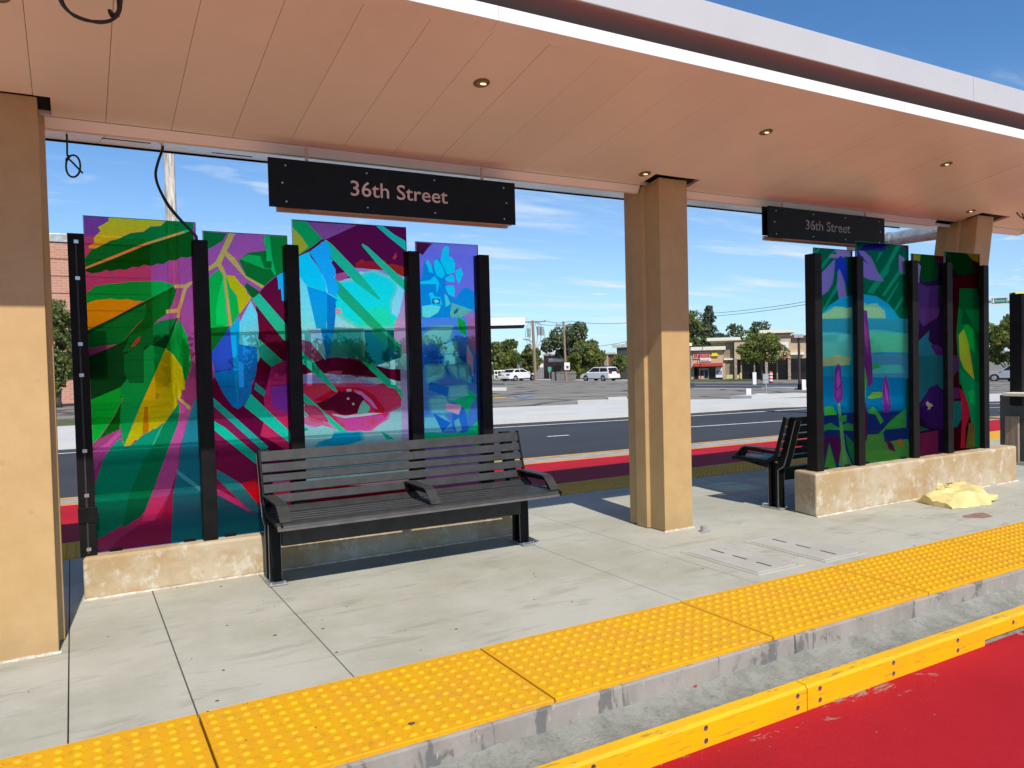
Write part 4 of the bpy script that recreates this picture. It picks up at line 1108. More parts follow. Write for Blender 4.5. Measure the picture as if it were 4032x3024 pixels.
ART[8] = ((56,14,36), [
 ((0,80,38),'u',[520,120,790,150,890,370,700,430,580,300]), ((125,130,45),'u',[770,140,940,150,940,260,840,220]), ((72,16,40),'u',[560,400,870,430,870,560,700,560,640,820,560,820]),
 ((0,132,86),'u',[690,560,890,560,940,750,940,1700,690,1700,650,1100,680,760]), ((0,105,70),'u',[730,780,800,900,880,1060,940,1090,940,1400,900,1250,870,1060,790,980,720,990]),
 ((0,172,92),'u',[790,980,850,1050,872,1200,872,1330,800,1250,740,1010]), ((150,170,62),'u',[680,1112,740,1040,780,1160,802,1250,865,1645,740,1512,690,1380]), ((185,195,55),'u',[745,1150,780,1160,865,1640,800,1560]),
 ((0,135,88),'v',[690,150,860,290,940,350,940,1090,870,1090,800,600,720,380]), ((0,165,90),'v',[780,430,860,400,870,600,820,560]), ((72,50,95),'v',[580,0,690,0,690,160,620,240,580,300]),
 ((180,38,75),'v',[690,390,740,430,800,600,812,720,762,860,757,1100,700,1100,720,700]), ((25,105,105),'v',[580,540,710,540,715,750,660,850,580,860]), ((95,95,48),'v',[800,800,866,800,866,1100,762,1100]), ((90,40,90),'v',[580,380,690,380,690,510,580,520]),
])
_rs = random.Random(3)
def ragged(pts, amp, lv=2):
    P_ = [(pts[i], pts[i+1]) for i in range(0, len(pts), 2)]
    for _ in range(lv):
        q = []
        for a, b in zip(P_, P_[1:]+P_[:1]):
            L = math.hypot(b[0]-a[0], b[1]-a[1]); q.append(a)
            if L > 26:
                k_ = _rs.uniform(-1,1)*min(amp, L*.13)
                q.append(((a[0]+b[0])/2 - (b[1]-a[1])/L*k_, (a[1]+b[1])/2 + (b[0]-a[0])/L*k_))
        P_ = q; amp *= .6
    return P_
def soften(art, table):
    out = []
    for col, fr, pts in art:
        if col in table:
            und, grow, amp = table[col]
            for f, w in ((grow, .72), (grow*.5, .40)):
                R_ = ragged(pts, amp); cx_ = sum(p[0] for p in R_)/len(R_); cy_ = sum(p[1] for p in R_)/len(R_)
                g = []
                for x, y in R_:
                    d_ = math.hypot(x-cx_, y-cy_) or 1; g += [x+(x-cx_)/d_*f, y+(y-cy_)/d_*f]
                out.append((tuple(int(c*(1-w)+u*w) for c, u in zip(col, und)), fr, g))
            out.append((col, fr, [v for p in ragged(pts, amp) for v in p]))
        else: out.append((col, fr, pts))
    return out
ART[3] = (ART[3][0], soften(ART[3][1], {(225,58,112):((150,110,165),38,12), (10,200,215):((115,182,182),50,14), (70,0,36):((110,80,120),34,9), (130,135,195):((190,90,140),20,9),
    (125,175,180):((110,120,150),20,8),
    (190,100,150):((150,140,175),34,10), (0,130,165):((100,170,180),40,12), (165,45,25):((100,20,40),24,9), (35,120,130):((90,150,155),40,12), (120,70,115):((110,120,150),30,9)}))
ART[3][1].extend(soften([((205,60,105),4,[1560,700,1700,740,1760,840,1700,900,1600,880,1540,800]), ((140,170,205),4,[980,575,1240,575,1300,600,1180,612,1000,612]), ((120,195,190),4,[640,1230,820,1190,940,1210,900,1290,700,1300]), ((190,70,120),4,[640,900,760,960,880,1080,760,1060,640,980])],
    {(205,60,105):((225,58,112),30,9), (140,170,205):((130,135,195),20,6), (120,195,190):((125,175,180),40,12), (190,70,120):((225,58,112),30,10)}))
ART[4] = (ART[4][0], soften(ART[4][1], {(90,175,195):((40,120,190),18,6), (0,120,205):((60,110,205),26,8), (20,75,160):((50,105,190),24,8)}))
for k_ in (5, 6): ART[k_] = (ART[k_][0], soften(ART[k_][1], {(55,150,140):((60,160,190),0,0), (75,180,170):((60,165,205),14,5), (85,170,210):((40,160,215),12,5), (140,212,190):((60,180,220),8,4), (28,55,120):((10,110,180),10,4), (40,155,205):((60,170,205),10,3), (85,185,200):((60,165,205),10,4)}))
def windscreen(label, x_base, y_base, ztop, posts, panels, yg, grp, arts, post_top, strip_first=False):
    t = thing('art_windscreen', label, 'windscreen', ((x_base[0]+x_base[1])/2, (y_base[0]+y_base[1])/2, 0), grp)
    x0, x1 = x_base; y0, y1 = y_base
    m = MB(); n = 14
    # cast wall with slightly uneven top and a small chamfer
    m.prism([(x0,y0),(x1,y0),(x1,y1),(x0+.05,y1)], lambda u,v,tt: (u,v,tt), -.002, ztop)
    m.build('concrete_base', M['basewall'], t, bevel=.018, seg=3)
    m = MB()
    for i in range(30):
        x = x0 + (x1-x0)*(i+.5)/30
        m.obox((x, y0-.004, .003),(1,0,0),(0,1,0),(0,0,1),(x1-x0)/60*1.05,.010*random.uniform(.5,1.6),.004*random.uniform(.6,1.4))
    m.build('mortar_fillet', M['grout'], t)
    pw, pd = .086, .10
    for i, xr in enumerate(posts):
        m = MB(); m.box(xr-pw, xr, yg-.05, yg-.05+pd, ztop-.004, post_top); po = m.build('post', M['blackpost'], t, bevel=.003)
        if strip_first and i == 0:
            for bz in (2.07,1.86,1.48,1.30,.86,.60,.285):
                m = MB(); m.box(xr-pw*.62, xr-pw*.35, yg-.0535, yg-.0505, bz-.010, bz+.010); m.build('clip', M['steel'], po)
            m = MB(); m.box(xr-pw*.56, xr-pw*.46, yg-.0525, yg-.0503, .26, 2.05); m.build('slot_cover', M['bench'], po)
            m = MB(); m.box(xr-pw-.004, xr+.012, yg-.056, yg-.047, .44, .53); m.build('splice_plate', M['blackpost'], po, bevel=.002)
    for (a, b, zt), (base, polys) in zip(panels, arts):
        m = MB(); m.box(a, b, yg, yg+.010, ztop+.002, zt); m.mi = 1
        m.box(a-.0022, a, yg-.001, yg+.011, ztop+.002, zt); m.box(b, b+.0022, yg-.001, yg+.011, ztop+.002, zt); m.box(a-.0022, b+.0022, yg-.001, yg+.011, zt, zt+.0025)
        g = m.build('glass_panel', [M['glass'], M['glass_edge']], t)
        film('printed_film', g, (a+.001, b-.001, ztop+.004, zt-.001), yg-.0012, base, polys)
        for cx_ in (a+.10, b-.10):
            m = MB(); m.box(cx_-.035, cx_+.035, yg-.008, yg-.0015, ztop-.001, ztop+.018); m.build('glass_clip', M['black'], g)
    return t
windscreen('stained glass windscreen with green leaves and an eye behind the near bench', (.012, 2.905), (5.056, 5.32), .245,
           [.090,.762,1.325,2.182,2.745], [(.090,.700,2.230),(.742,1.262,2.181),(1.300,2.103,2.290),(2.176,2.675,2.194)], 5.150,
           'windscreens with printed glass', [ART[1],ART[2],ART[3],ART[4]], 2.118, True)
windscreen('stained glass windscreen with purple flowers and an arched sky, on the right', (5.165, 8.145), (4.145, 4.41), .350,
           [5.352,5.885,6.655,7.185,7.790], [(5.322,5.806,2.188),(5.858,6.588,2.270),(6.640,7.126,2.201),(7.155,7.724,2.246)], 4.262,
           'windscreens with printed glass', [ART[5],ART[6],ART[7],ART[8]], 2.135)

# ------------------------------------------------------------------ benches
def make_bench(label):
    X0, X1 = .998, 2.884
    t = thing('slatted_bench', label, 'bench', (1.94, 4.77, 0), 'charcoal slatted benches')
    def slat(p, q, th=.014):
        p, q = Vector((0,*p)), Vector((0,*q)); d = (q-p).normalized(); n = Vector((1,0,0)).cross(d)
        m = MB(); c = (p+q)/2 + Vector(((X0+X1)/2,0,0))
        m.obox(c, (1,0,0), d, n, (X1-X0)/2-.012, (q-p).length/2, th/2)
        m.build('slat', M['bench'], t, bevel=.004)
    P_ = lambda z: 4.99 - (.79-z)*.30
    for zt, zb in ((.787,.722),(.709,.655),(.642,.596),(.583,.530),(.517,.466)): slat((P_(zt),zt),(P_(zb),zb))
    slat((4.872,.446),(4.805,.420))
    for ya, yb in ((4.795,4.742),(4.727,4.674),(4.659,4.606),(4.591,4.538),(4.523,4.470)): slat((ya,.414),(yb,.418))
    # rolled front nose
    m = MB(); pr = [(4.456,.427),(4.430,.4265),(4.412,.421),(4.402,.411),(4.3985,.398),(4.404,.396),(4.410,.404),(4.420,.411),(4.436,.414),(4.456,.414)]
    m.prism(pr, lambda u,v,tt: (tt,u,v), X0-.02, X1-.02); m.build('front_nose', M['bench'], t, smooth=math.radians(45))
    m = MB(); m.box(X0-.02, X1-.02, 4.394, 4.3978, .389, .402); m.build('edge_strip', M['bench_edge'], t)
    # pedestal legs: bent flange and web bars
    for lx in (1.035, 2.790):
        outer = [(4.845,.012),(4.845,.345),(4.868,.40),(4.914,.50),(5.002,.795),(5.060,.795),(5.060,.765),(4.972,.47),(4.935,.37),(4.875,.335),(4.875,.012)]
        m = MB(); m.prism(outer, lambda u,v,tt: (tt,u,v), lx-.036, lx+.036); lg = m.build('leg', M['black'], t, bevel=.003)
        inner = [(4.765,.012),(4.765,.385),(4.790,.385),(4.790,.012)]
        m = MB(); m.prism(inner, lambda u,v,tt: (tt,u,v), lx-.036, lx+.036); m.build('front_flange', M['black'], lg, bevel=.003)
        m = MB(); m.prism([(4.79,.012),(4.79,.385),(4.85,.385),(4.85,.012)], lambda u,v,tt: (tt,u,v), lx-.008, lx+.008); m.build('web', M['black'], lg)
        m = MB()
        for a_ in (lx-.0375, lx+.0345):
            m.prism([(4.7635,.014),(4.7635,.36),(4.769,.36),(4.769,.014)], lambda u,v,tt: (tt,u,v), a_, a_+.003)
            m.prism([(4.866,.014),(4.866,.338),(4.930,.376),(4.966,.47),(5.054,.765),(5.0615,.765),(4.9735,.468),(4.937,.368),(4.8765,.333),(4.8765,.014)], lambda u,v,tt: (tt,u,v), a_, a_+.003)
        m.build('pale_edge', M['bench_edge'], lg)  # thin pale steel strips along the leg edges
        m = MB(); m.box(lx-.055,lx+.055,4.69,4.91,.002,.012); fp = m.build('foot_plate', M['galv'], lg, bevel=.002)
        for (bx,by) in ((-.04,4.712),(.04,4.712),(-.04,4.893),(.04,4.893)):
            m = MB(); m.cyl((lx+bx,by,.012),(lx+bx,by,.024),.009,.007,6); m.build('anchor_bolt', M['steel'], fp)
        # seat bracket
        m = MB(); m.prism([(4.80,.33),(4.80,.404),(4.42,.404),(4.405,.392),(4.44,.378)], lambda u,v,tt: (tt,u,v), lx-.006, lx+.006); m.build('seat_bracket', M['black'], t)
    m = MB(); m.box(1.075, 2.75, 4.735, 4.80, .225, .328); m.build('cross_beam', M['bench'], t, bevel=.006)
    m = MB(); m.box(1.02, 2.85, 4.475, 4.79, .400, .4055); m.build('slat_light_block', M['black'], t)  # black sheet added under the slats to block sun through the gaps
    m = MB(); m.box(1.01, 2.85, 4.60, 4.64, .370, .3995); m.build('seat_rail', M['black'], t)
    # end frames of seat and back
    for ex_, s_ in ((X0, 1), (X1, -1)):
        m = MB()
        path = [(5.0,.795),(4.905,.49),(4.885,.452),(4.80,.408),(4.42,.410),(4.405,.400)]
        for a, b in zip(path, path[1:]): m.bar((ex_+.006*s_,*a),(ex_+.006*s_,*b),.012,.030)
        m.build('end_frame', M['black'], t)
    # armrests
    for ax in (X0+.035, 1.965, X1-.035):
        m = MB(); w = .034
        path = [(4.918,.502),(4.885,.520),(4.555,.518),(4.52,.508),(4.432,.430)]
        for a, b in zip(path, path[1:]): m.bar((ax,*a),(ax,*b),2*w,.010)
        ar = m.build('armrest', M['bench'], t, bevel=.002)
        m = MB(); m.prism([(4.91,.500),(4.55,.512),(4.52,.500),(4.455,.435),(4.52,.424),(4.56,.48),(4.86,.475),(4.885,.45)], lambda u,v,tt: (tt,u,v), ax-.005, ax+.005); m.build('arm_web', M['black'], ar)
    return t
b1 = make_bench('dark slatted metal bench with three armrests, facing the camera in front of the eye mural')
b1.rotation_euler.z = math.radians(-.6)
b2 = copy_tree(b1)
b2.location = (8.0-1.94, 4.64+(4.77-4.77)*1.0-.0, 0)
b2.rotation_euler.z = math.pi
b2['label'] = 'dark slatted metal bench seen end on, half hidden behind the flower windscreen'

# ------------------------------------------------------------------ insulation scrap, cables, fixings
def blob_foam():
    t = MB(); nx, ny = 22, 10
    pts = {}
    # folded foam batt: long axis from A to B
    L_, F_, R_, B_ = Vector((6.36,4.07,0)), Vector((6.285,3.70,0)), Vector((6.74,3.62,0)), Vector((6.90,4.02,0))
    def P3(u, v):
        p = (F_*(1-u)+R_*u)*(1-v) + (L_*(1-u)+B_*u)*v
        prof = (math.sin(math.pi*min(1,.5*v/.22)) if v < .22 else 1.0)     # rolled front edge
        prof *= 1.0 if v < .8 else max(0.12, (1-v)/.2)
        h = (.075 + .065*u) * prof ** .5 * (1 + .14*math.sin(6*u+3*v) + .07*math.sin(19*u+11*v))
        h *= min(1, .45+u*2.6) * (1 if u < .95 else .6)
        h += .03*max(0, math.sin(9*(v-.55)+4*u))*(v > .5)
        return Vector((p.x + .012*math.sin(9*v+u*4), p.y + .012*math.sin(13*u), .006 + max(0,h) + random.uniform(-.009,.009)))
    for i in range(nx+1):
        for j in range(ny+1): t.v.append(tuple(P3(i/nx, j/ny)))
    for i in range(nx):
        for j in range(ny): t.f.append([i*(ny+1)+j,(i+1)*(ny+1)+j,(i+1)*(ny+1)+j+1,i*(ny+1)+j+1]); t.m.append(0)
    o = len(t.v)
    for i in range(nx+1):
        for j in range(ny+1):
            p = t.v[i*(ny+1)+j]; t.v.append((p[0],p[1],.002))
    rim = [(i,0) for i in range(nx)]
    for i in range(nx):
        for j in (0, ny):
            a = i*(ny+1)+j; b = (i+1)*(ny+1)+j; t.f.append([a,b,o+b,o+a]); t.m.append(0)
    for j in range(ny):
        for i in (0, nx):
            a = i*(ny+1)+j; b = a+1; t.f.append([a,b,o+b,o+a]); t.m.append(0)
    return t
ins = thing('foam_scrap', 'crumpled pale yellow foam insulation scrap on the platform by the right wall', 'foam scrap', (6.7,3.9,0))
blob_foam().build('batt', M['insul'], ins, smooth=math.radians(38))
m = MB(); m.obox((6.84,3.72,.035),(.98,.1,0),(-.1,.98,0),(0,0,1),.09,.05,.022); m.build('torn_flap', M['insul'], ins, bevel=.01)
m = MB()
for i in range(12):
    a = i*.55; m.obox((6.56+.026*i, 3.97+.02*math.sin(i), .11+.02*math.sin(1.7*i)),(math.cos(a),math.sin(a),.3),(-math.sin(a),math.cos(a),0),(0,0,1),.03,.02,.012)
m.build('torn_edge', M['insul'], ins)
d = ray(2774,2094); p = CAM + d*(-1.32/d.z)
m = MB(); m.box(p.x-.025,p.x+.02,p.y-.015,p.y+.02,.001,.045); m.box(p.x-.05,p.x+.045,p.y-.02,p.y-.01,.001,.012)
tag(m.build('anchor_bracket', M['galv'], bevel=.003), 'small grey metal bracket lying on the slab beside the middle column', 'bracket')

def smooth_path(pts, n=6):
    out = []; k_ = len(pts)
    for i in range(k_-1):
        p0, p1, p2, p3 = (Vector(pts[max(i-1,0)]), Vector(pts[i]), Vector(pts[i+1]), Vector(pts[min(i+2,k_-1)]))
        for j in range(n):
            t = j/n; out.append(.5*((2*p1)+(-p0+p2)*t+(2*p0-5*p1+4*p2-p3)*t*t+(-p0+3*p1-3*p2+p3)*t**3))
    out.append(Vector(pts[-1])); return out
def cable(label, pts, r, mats=None, ties=()):
    m = MB(); m.tube(smooth_path(pts), r, 7)
    o = m.build('loose_cable', mats or M['cable'], smooth=True)
    return tag(o, label, 'cable', 'loose cables hanging from the canopy')
# coil at the upper left
c0 = at_y(355,-20,3.5); 
pts = [Vector((c0.x+.07, 3.5, sof(3.5)))]
for i in range(0, 38):
    q = math.pi*.5 - i/37*4.72*math.pi; rr = .105 + .006*math.sin(i*1.3)
    pts.append(c0 + Vector((rr*math.cos(q), .012*math.sin(i*.7), rr*math.sin(q)*1.05)))
e = at_y(450,58,3.5); pts += [at_y(430,40,3.5), e, at_y(470,62,3.5)]
cable('black cable coiled in a loop below the soffit at the top left corner', pts, .0062)
pts = [at_y(262,522,5.1), at_y(264,560,5.1), at_y(265,612,5.1), at_y(275,614,5.1)]
for i in range(0, 26):
    q = math.pi*.85 - i/25*4.1*math.pi; pts.append(at_y(288+29*math.cos(q)*(1+.04*math.sin(i)), 654-43*math.sin(q), 5.1))
pts += [at_y(316,672,5.1), at_y(326,682,5.1)]
cable('thin black cable ending in a small loop beside the left column', pts, .0055)
for dx, lab in ((0,'black cable sagging from the canopy to the second windscreen post, thicker strand'), (9,'black cable sagging from the canopy to the second windscreen post, thinner strand')):
    pts = [at_y(632+dx*.4,556,5.35), at_y(640+dx*.3,585,5.32), at_y(622,640,5.28), at_y(613+dx*.2,690,5.25), at_y(628-dx*.1,745,5.22), at_y(665-dx*.6,810,5.18), at_y(715-dx*.5,870,5.15), at_y(757,915,5.14), at_y(772,930,5.14), at_y(774,944,5.14)]
    cable(lab, pts, .0085 if dx == 0 else .005)
for lab, seq in (('reddish black cable loop hanging by the right frame edge, outer strand', [(4030,697),(4010,740),(3998,790),(3997,820),(4005,840),(4020,855),(4036,862)]),
                 ('reddish black cable hanging by the right frame edge, inner strand', [(4028,697),(4023,760),(4022,810),(4028,850),(4040,880)])):
    cable(lab, [at_y(px,py,4.25) for px,py in seq], .006)

# ------------------------------------------------------------------ kiosk at the right frame edge
t = thing('fare_kiosk', 'black and grey fare kiosk with a cream shelf at the right frame edge', 'kiosk', (9.4,4.75,0))
m = MB(); m.box(9.27,10.45,4.66,4.79,.67,1.935); m.build('display_board', M['blackpost'], t, bevel=.004)
m = MB(); m.box(9.06,10.5,4.40,4.76,.79,.825); m.build('shelf', M['cream'], t, bevel=.004)
m = MB(); m.box(9.36,10.35,4.64,4.95,0.0,.785); m.build('cabinet', M['darkwall'], t, bevel=.01)
m = MB(); m.box(9.26,9.30,4.70,4.84,0.02,.55); m.build('side_post', M['wood_b'], t, bevel=.004)
m = MB(); m.box(9.24,10.45,4.55,5.0,0.001,.03); m.build('base_plate', M['galv'], t)

# ================================================================== BACKGROUND
def leafy(n, centers, size, seed, squash=1.0):
    rnd = random.Random(seed); m = MB()
    for i in range(n):
        c, r = rnd.choice(centers)
        while True:
            v = Vector((rnd.uniform(-1,1), rnd.uniform(-1,1), rnd.uniform(-1,1)))
            if v.length <= 1: break
        v = v.normalized() * (v.length ** .45) * r
        p = Vector(c) + Vector((v.x, v.y, v.z*squash))
        a = Vector((rnd.gauss(0,1), rnd.gauss(0,1), rnd.gauss(0,.7))).normalized(); b = a.orthogonal().normalized()
        b = (Matrix.Rotation(rnd.uniform(0,6.28), 3, a) @ b); c2 = a.cross(b); s1 = size*rnd.uniform(.6,1.4); s2 = s1*.6
        m.add([p-b*s1, p+c2*s2, p+b*s1, p-c2*s2], [(0,1,2,3)])
    return m
def tree(label, base, h, w, leaf, seed, trunk_h=.28, n=2600, size=.22, conifer=False, name=None, cat='tree', depth=None):
    rnd = random.Random(seed); bx, by = base
    z0 = gh(bx) - .05
    t = thing(name or ('conifer_tree' if conifer else 'leafy_tree'), label, cat, (bx, by, z0), 'trees and bushes beyond the road')
    cs = []
    if conifer:
        for i in range(22):
            f = i/21; zc = z0 + h*(.12+.86*f); rr = w*.5*(1-f)**.65*rnd.uniform(.55,1.25) + .25
            for q in range(4):
                a = rnd.uniform(0,6.28); cs.append(((bx+rr*.55*math.cos(a), by+rr*.55*math.sin(a), zc+rnd.uniform(-.3,.3)), rr*.42+.2))
    else:
        for i in range(int(26*max(1, min(3.2, h/w)))):
            a = rnd.uniform(0,6.28); f = rnd.uniform(trunk_h+.12, .92); env = math.sin(math.pi*min(1,max(.08,(f-trunk_h*.6)/(1.05-trunk_h*.6))))**.6
            rr = w*.5*env*rnd.uniform(.25,.85)
            cs.append(((bx+rr*math.cos(a), by+rr*math.sin(a)*(depth or 1), z0+h*f), w*rnd.uniform(.09,.19)))
    m = MB(); th = h*(.95 if conifer else trunk_h+.25); tr = .035*h*.5+.05
    m.tube([(bx,by,z0),(bx+.03*h*rnd.uniform(-1,1),by,z0+th*.5),(bx+.05*h*rnd.uniform(-1,1),by,z0+th)], [tr,tr*.75,tr*.35], 8)
    if not conifer:
        for (c, r) in cs[:7]:
            m.tube([(bx,by,z0+h*trunk_h*.85), tuple((Vector(c)+Vector((bx,by,z0+h*trunk_h)))/2+Vector((0,0,.1))), c], [tr*.5,tr*.3,tr*.12], 5)
    m.build('trunk', M['trunk'], t, smooth=True)
    leafy(n, cs, size, seed, .85).build('crown', leaf, t, recalc=False)
    return t
def T(label, pl, pr, ptop, pbase, leaf, seed, dist=None, **kw):
    """tree measured in the photograph: left / right edge, top row and foot row"""
    pxm = (pl+pr)/2
    if dist: b = at_d(pxm, pbase, dist)
    else: b = on_ground(pxm, pbase)
    dd = math.hypot(b.x, b.y)
    h = at_d(pxm, ptop, dd).z - gh(b.x); w = (pr-pl)/FPX*dd
    return tree(label, (b.x, b.y), h, w, leaf, seed, **kw)
T('tall spreading tree behind the thin utility pole with the white notice', 2140, 2350, 1276, 1494, M['leaf_d'], 11, dist=112, n=5200, size=.24, trunk_h=.22)
T('yellow green bushy tree behind the white van, lower than the spreading tree', 2235, 2400, 1350, 1494, M['leaf_b'], 12, dist=98, n=4200, size=.20, trunk_h=.08)
T('bushy tree at the left of the lot, behind the white sedan', 1915, 2050, 1316, 1494, M['leaf'], 13, dist=100, n=4200, size=.21, trunk_h=.10)
T('small tree between the sedan and the pole with transformers', 2045, 2140, 1345, 1494, M['leaf'], 14, dist=104, n=3000, size=.2, trunk_h=.08)
T('low bush in front of the tree behind the sedan', 1930, 2060, 1385, 1496, M['leaf_b'], 15, dist=92, n=2800, size=.18, trunk_h=.05)
T('young tree in front of the dark flat roofed building', 2405, 2480, 1390, 1497, M['leaf_b'], 16, dist=90, n=1800, size=.17, trunk_h=.3)
T('bluish conifer rising left of the strip mall parapet', 2745, 2845, 1202, 1480, M['leaf_c'], 17, dist=128, n=4600, size=.24, conifer=True)
T('broad green tree hugging the right side of the middle column', 2650, 2800, 1215, 1480, M['leaf'], 18, dist=122, n=4600, size=.24, trunk_h=.1)
T('distant grey green tree above the strip mall, left one', 2850, 2955, 1268, 1470, M['leaf_d'], 19, dist=140, n=2600, size=.26, trunk_h=.1)
T('distant grey green tree above the strip mall, right one', 2945, 3060, 1255, 1470, M['leaf_d'], 20, dist=140, n=2600, size=.26, trunk_h=.1)
T('low distant tree between the conifer and the strip mall roof', 2800, 2885, 1295, 1470, M['leaf_c'], 30, dist=138, n=1800, size=.26, trunk_h=.1)
T('rounded street tree in front of the strip mall', 2908, 3092, 1305, 1484, M['leaf_b'], 21, dist=94, n=4200, size=.17, trunk_h=.36)
T('roadside tree behind the silver truck at the right', 3890, 4060, 1232, 1490, M['leaf_b'], 22, dist=100, n=4200, size=.2, trunk_h=.15)
T('taller tree behind the roadside tree at the right', 3960, 4100, 1225, 1490, M['leaf_d'], 23, dist=118, n=2800, size=.22, trunk_h=.15)
T('leafy shrub below the pink brick building at the left', 170, 300, 1150, 1625, M['leaf'], 24, dist=40, n=3600, size=.11, trunk_h=.04, name='leafy_shrub', cat='shrub')
for i, (a, b, tp, dd, lf, lab) in enumerate(((300,560,1300,70,'leaf_d','dark tree seen through the leaf panel of the near windscreen'),(520,800,1330,80,'leaf','green tree seen through the second panel of the near windscreen'),
        (900,1200,1330,95,'leaf_d','dark tree seen through the gap left of the eye panel'),(1200,1500,1345,95,'leaf','green tree seen through the eye panel'),(1500,1800,1330,100,'leaf_d','dark tree seen through the flower panel beside the eye'),
        (1750,1930,1325,104,'leaf','green tree hidden mostly behind the last post of the near windscreen'),(3300,3480,1340,118,'leaf_d','dark tree seen through the arched sky panel'),(3560,3760,1335,118,'leaf','green tree seen through the darkest panels'))):
    T(lab, a, b, tp, 1500, M[lf], 40+i, dist=dd, n=2200, size=.25, trunk_h=.08)

# ---- brick building at the left
b0 = at_d(225, 920, 45); zt = b0.z; bh = .86; BX = at_d(592, 1000, 45).x
t = thing('brick_building', 'pink brick building with banded wall and grey coping at the left', 'building', (-6, 48, -.25))
m = MB(); m.box(-16, BX, 45.05, 56, -.3, zt-.55); m.build('wall', M['brick'], t)
zz_ = zt-.45
i = 0
while zz_ > 1:
    m = MB(); m.box(-16.0, BX, 45.0, 45.12, zz_-bh+.07, zz_); m.build('wall_band', M['brick'], t); zz_ -= bh; i += 1
m = MB(); m.box(-16.1, BX+.1, 44.93, 56.1, zt-.42, zt); m.build('coping', M['galv'], t, bevel=.02)
for i in range(4):
    m = MB(); m.box(-14+i*4.6, -12.2+i*4.6, 44.96, 45.02, 1.0, 3.4); m.build('window', M['winglass'], t)

# ---- utility poles and wires
def pole(label, base, top, r, mat, extra=None, grp='wooden utility poles'):
    t = thing('utility_pole', label, 'utility pole', base, grp)
    m = MB(); m.tube([base, ((base[0]+top[0])/2,(base[1]+top[1])/2,(base[2]+top[2])/2), top], [r, r*.88, r*.75], 12); m.build('shaft', mat, t, smooth=math.radians(50))
    if extra: extra(t)
    return t
pb = at_d(676, 900, 30)
pole('pale weathered utility pole rising behind the canopy at the left', (pb.x, pb.y, -.25), (pb.x, pb.y, 13.5), .215, M['wood'])
# transformer pole
D1 = 88
p1 = at_d(2109, 1493, D1); p1t = at_d(2097, 1262, D1); vx = Vector((RW[0][0], RW[0][1], 0)).normalized()   # sideways as seen from the stop
def ex1(t):
    zt = p1t.z
    m = MB(); m.bar(p1t+vx*-1.1+Vector((0,0,-.15)), p1t+vx*1.5+Vector((0,0,-.15)), .14,.14); m.build('crossarm', M['wood_b'], t)
    for a, z in ((-.55,-1.9),(.55,-1.7),(.95,-1.75)):
        c = p1t + vx*a + Vector((0,-.2,z)); m = MB(); m.cyl(c, c+Vector((0,0,1.0)), .2, .2, 10); m.build('transformer', M['galv'], t)
    for a in (-.8,-.4,.5,.9,1.3):
        pts = [p1t+vx*a*.5+Vector((0,0,-.2)), p1t+vx*a+Vector((0,0,-1.2)), p1t+vx*a*.9+Vector((0,0,-2.4)), p1t+vx*.1*a+Vector((0,0,-3.3))]
        m = MB(); m.tube(smooth_path(pts,4), .035, 5); m.build('drop_wire', M['galv'], t)
    c = at_d(2100, 1348, D1); e = at_d(2058, 1335, D1)
    m = MB(); m.tube([c, (c+e)/2+Vector((0,0,.1)), e], .07, 6); la = m.build('lamp_arm', M['galv'], t)
    m = MB(); m.bar(e, e+vx*-.5, .25, .16); m.build('lamp_head', M['white'], la)
pole('brown utility pole with transformers and a street lamp arm, behind the sedan', (p1.x,p1.y,gh(p1.x)), p1t, .19, M['wood_b'], ex1)
p2 = at_d(2229, 1493, D1); p2t = at_d(2219, 1265, D1)
def ex2(t):
    m = MB(); m.bar(p2t+vx*-.9+Vector((0,0,-.5)), p2t+vx*.9+Vector((0,0,-.5)), .13,.13); m.build('crossarm', M['wood_b'], t)
    for a in (-.8,0,.8):
        m = MB(); m.cyl(p2t+vx*a+Vector((0,0,-.5)), p2t+vx*a+Vector((0,0,-.15)), .06,.05,6); m.build('insulator', M['galv'], t)
    c = at_d(2228, 1442, D1); m = MB(); m.obox(c+Vector((0,-.25,0)), vx, (-vx.y,vx.x,0), (0,0,1), .31,.02,.42); nb = m.build('notice_board', M['white'], t)
    m = MB(); m.obox(c+Vector((.02,-.29,-.1)), vx, (-vx.y,vx.x,0), (0,0,1), .14,.01,.16); m.build('printed_symbol', M['darkwall'], nb)
pole('slim utility pole with a white notice, in front of the spreading tree', (p2.x,p2.y,gh(p2.x)), p2t, .15, M['wood_b'], ex2)
def wire(label, seq):
    m = MB(); m.tube(seq, .028, 5); tag(m.build('power_line', M['darkwall']), label, 'power line', 'power lines against the sky')
def sag(a, b, s_=.6, n=14): return [a.lerp(b, i/n) - Vector((0,0,4*s_*(i/n)*(1-i/n))) for i in range(n+1)]
for j, (dz, lab) in enumerate(((0,'power line joining the transformer pole to the slim pole, top wire'),(-.25,'power line joining the transformer pole to the slim pole, lower wire'))):
    wire(lab, sag(p1t+vx*(1.3-j)+Vector((0,0,dz)), p2t+vx*(.8-j*.8)+Vector((0,0,dz)), .25))
wire('power line running right from the slim pole, top wire', sag(p2t+vx*.8, at_d(2560,1258,D1+6), .4))
wire('power line running right from the slim pole, lower wire', sag(p2t+Vector((0,0,-3.2)), at_d(2560,1322,D1+6), .3))
wire('power line crossing the sky above the strip mall, upper of the pair', sag(at_d(2640,1238,120), at_d(3300,1165,80), .5))
wire('power line crossing the sky above the strip mall, lower of the pair', sag(at_d(2640,1250,120), at_d(3300,1176,80), .5))

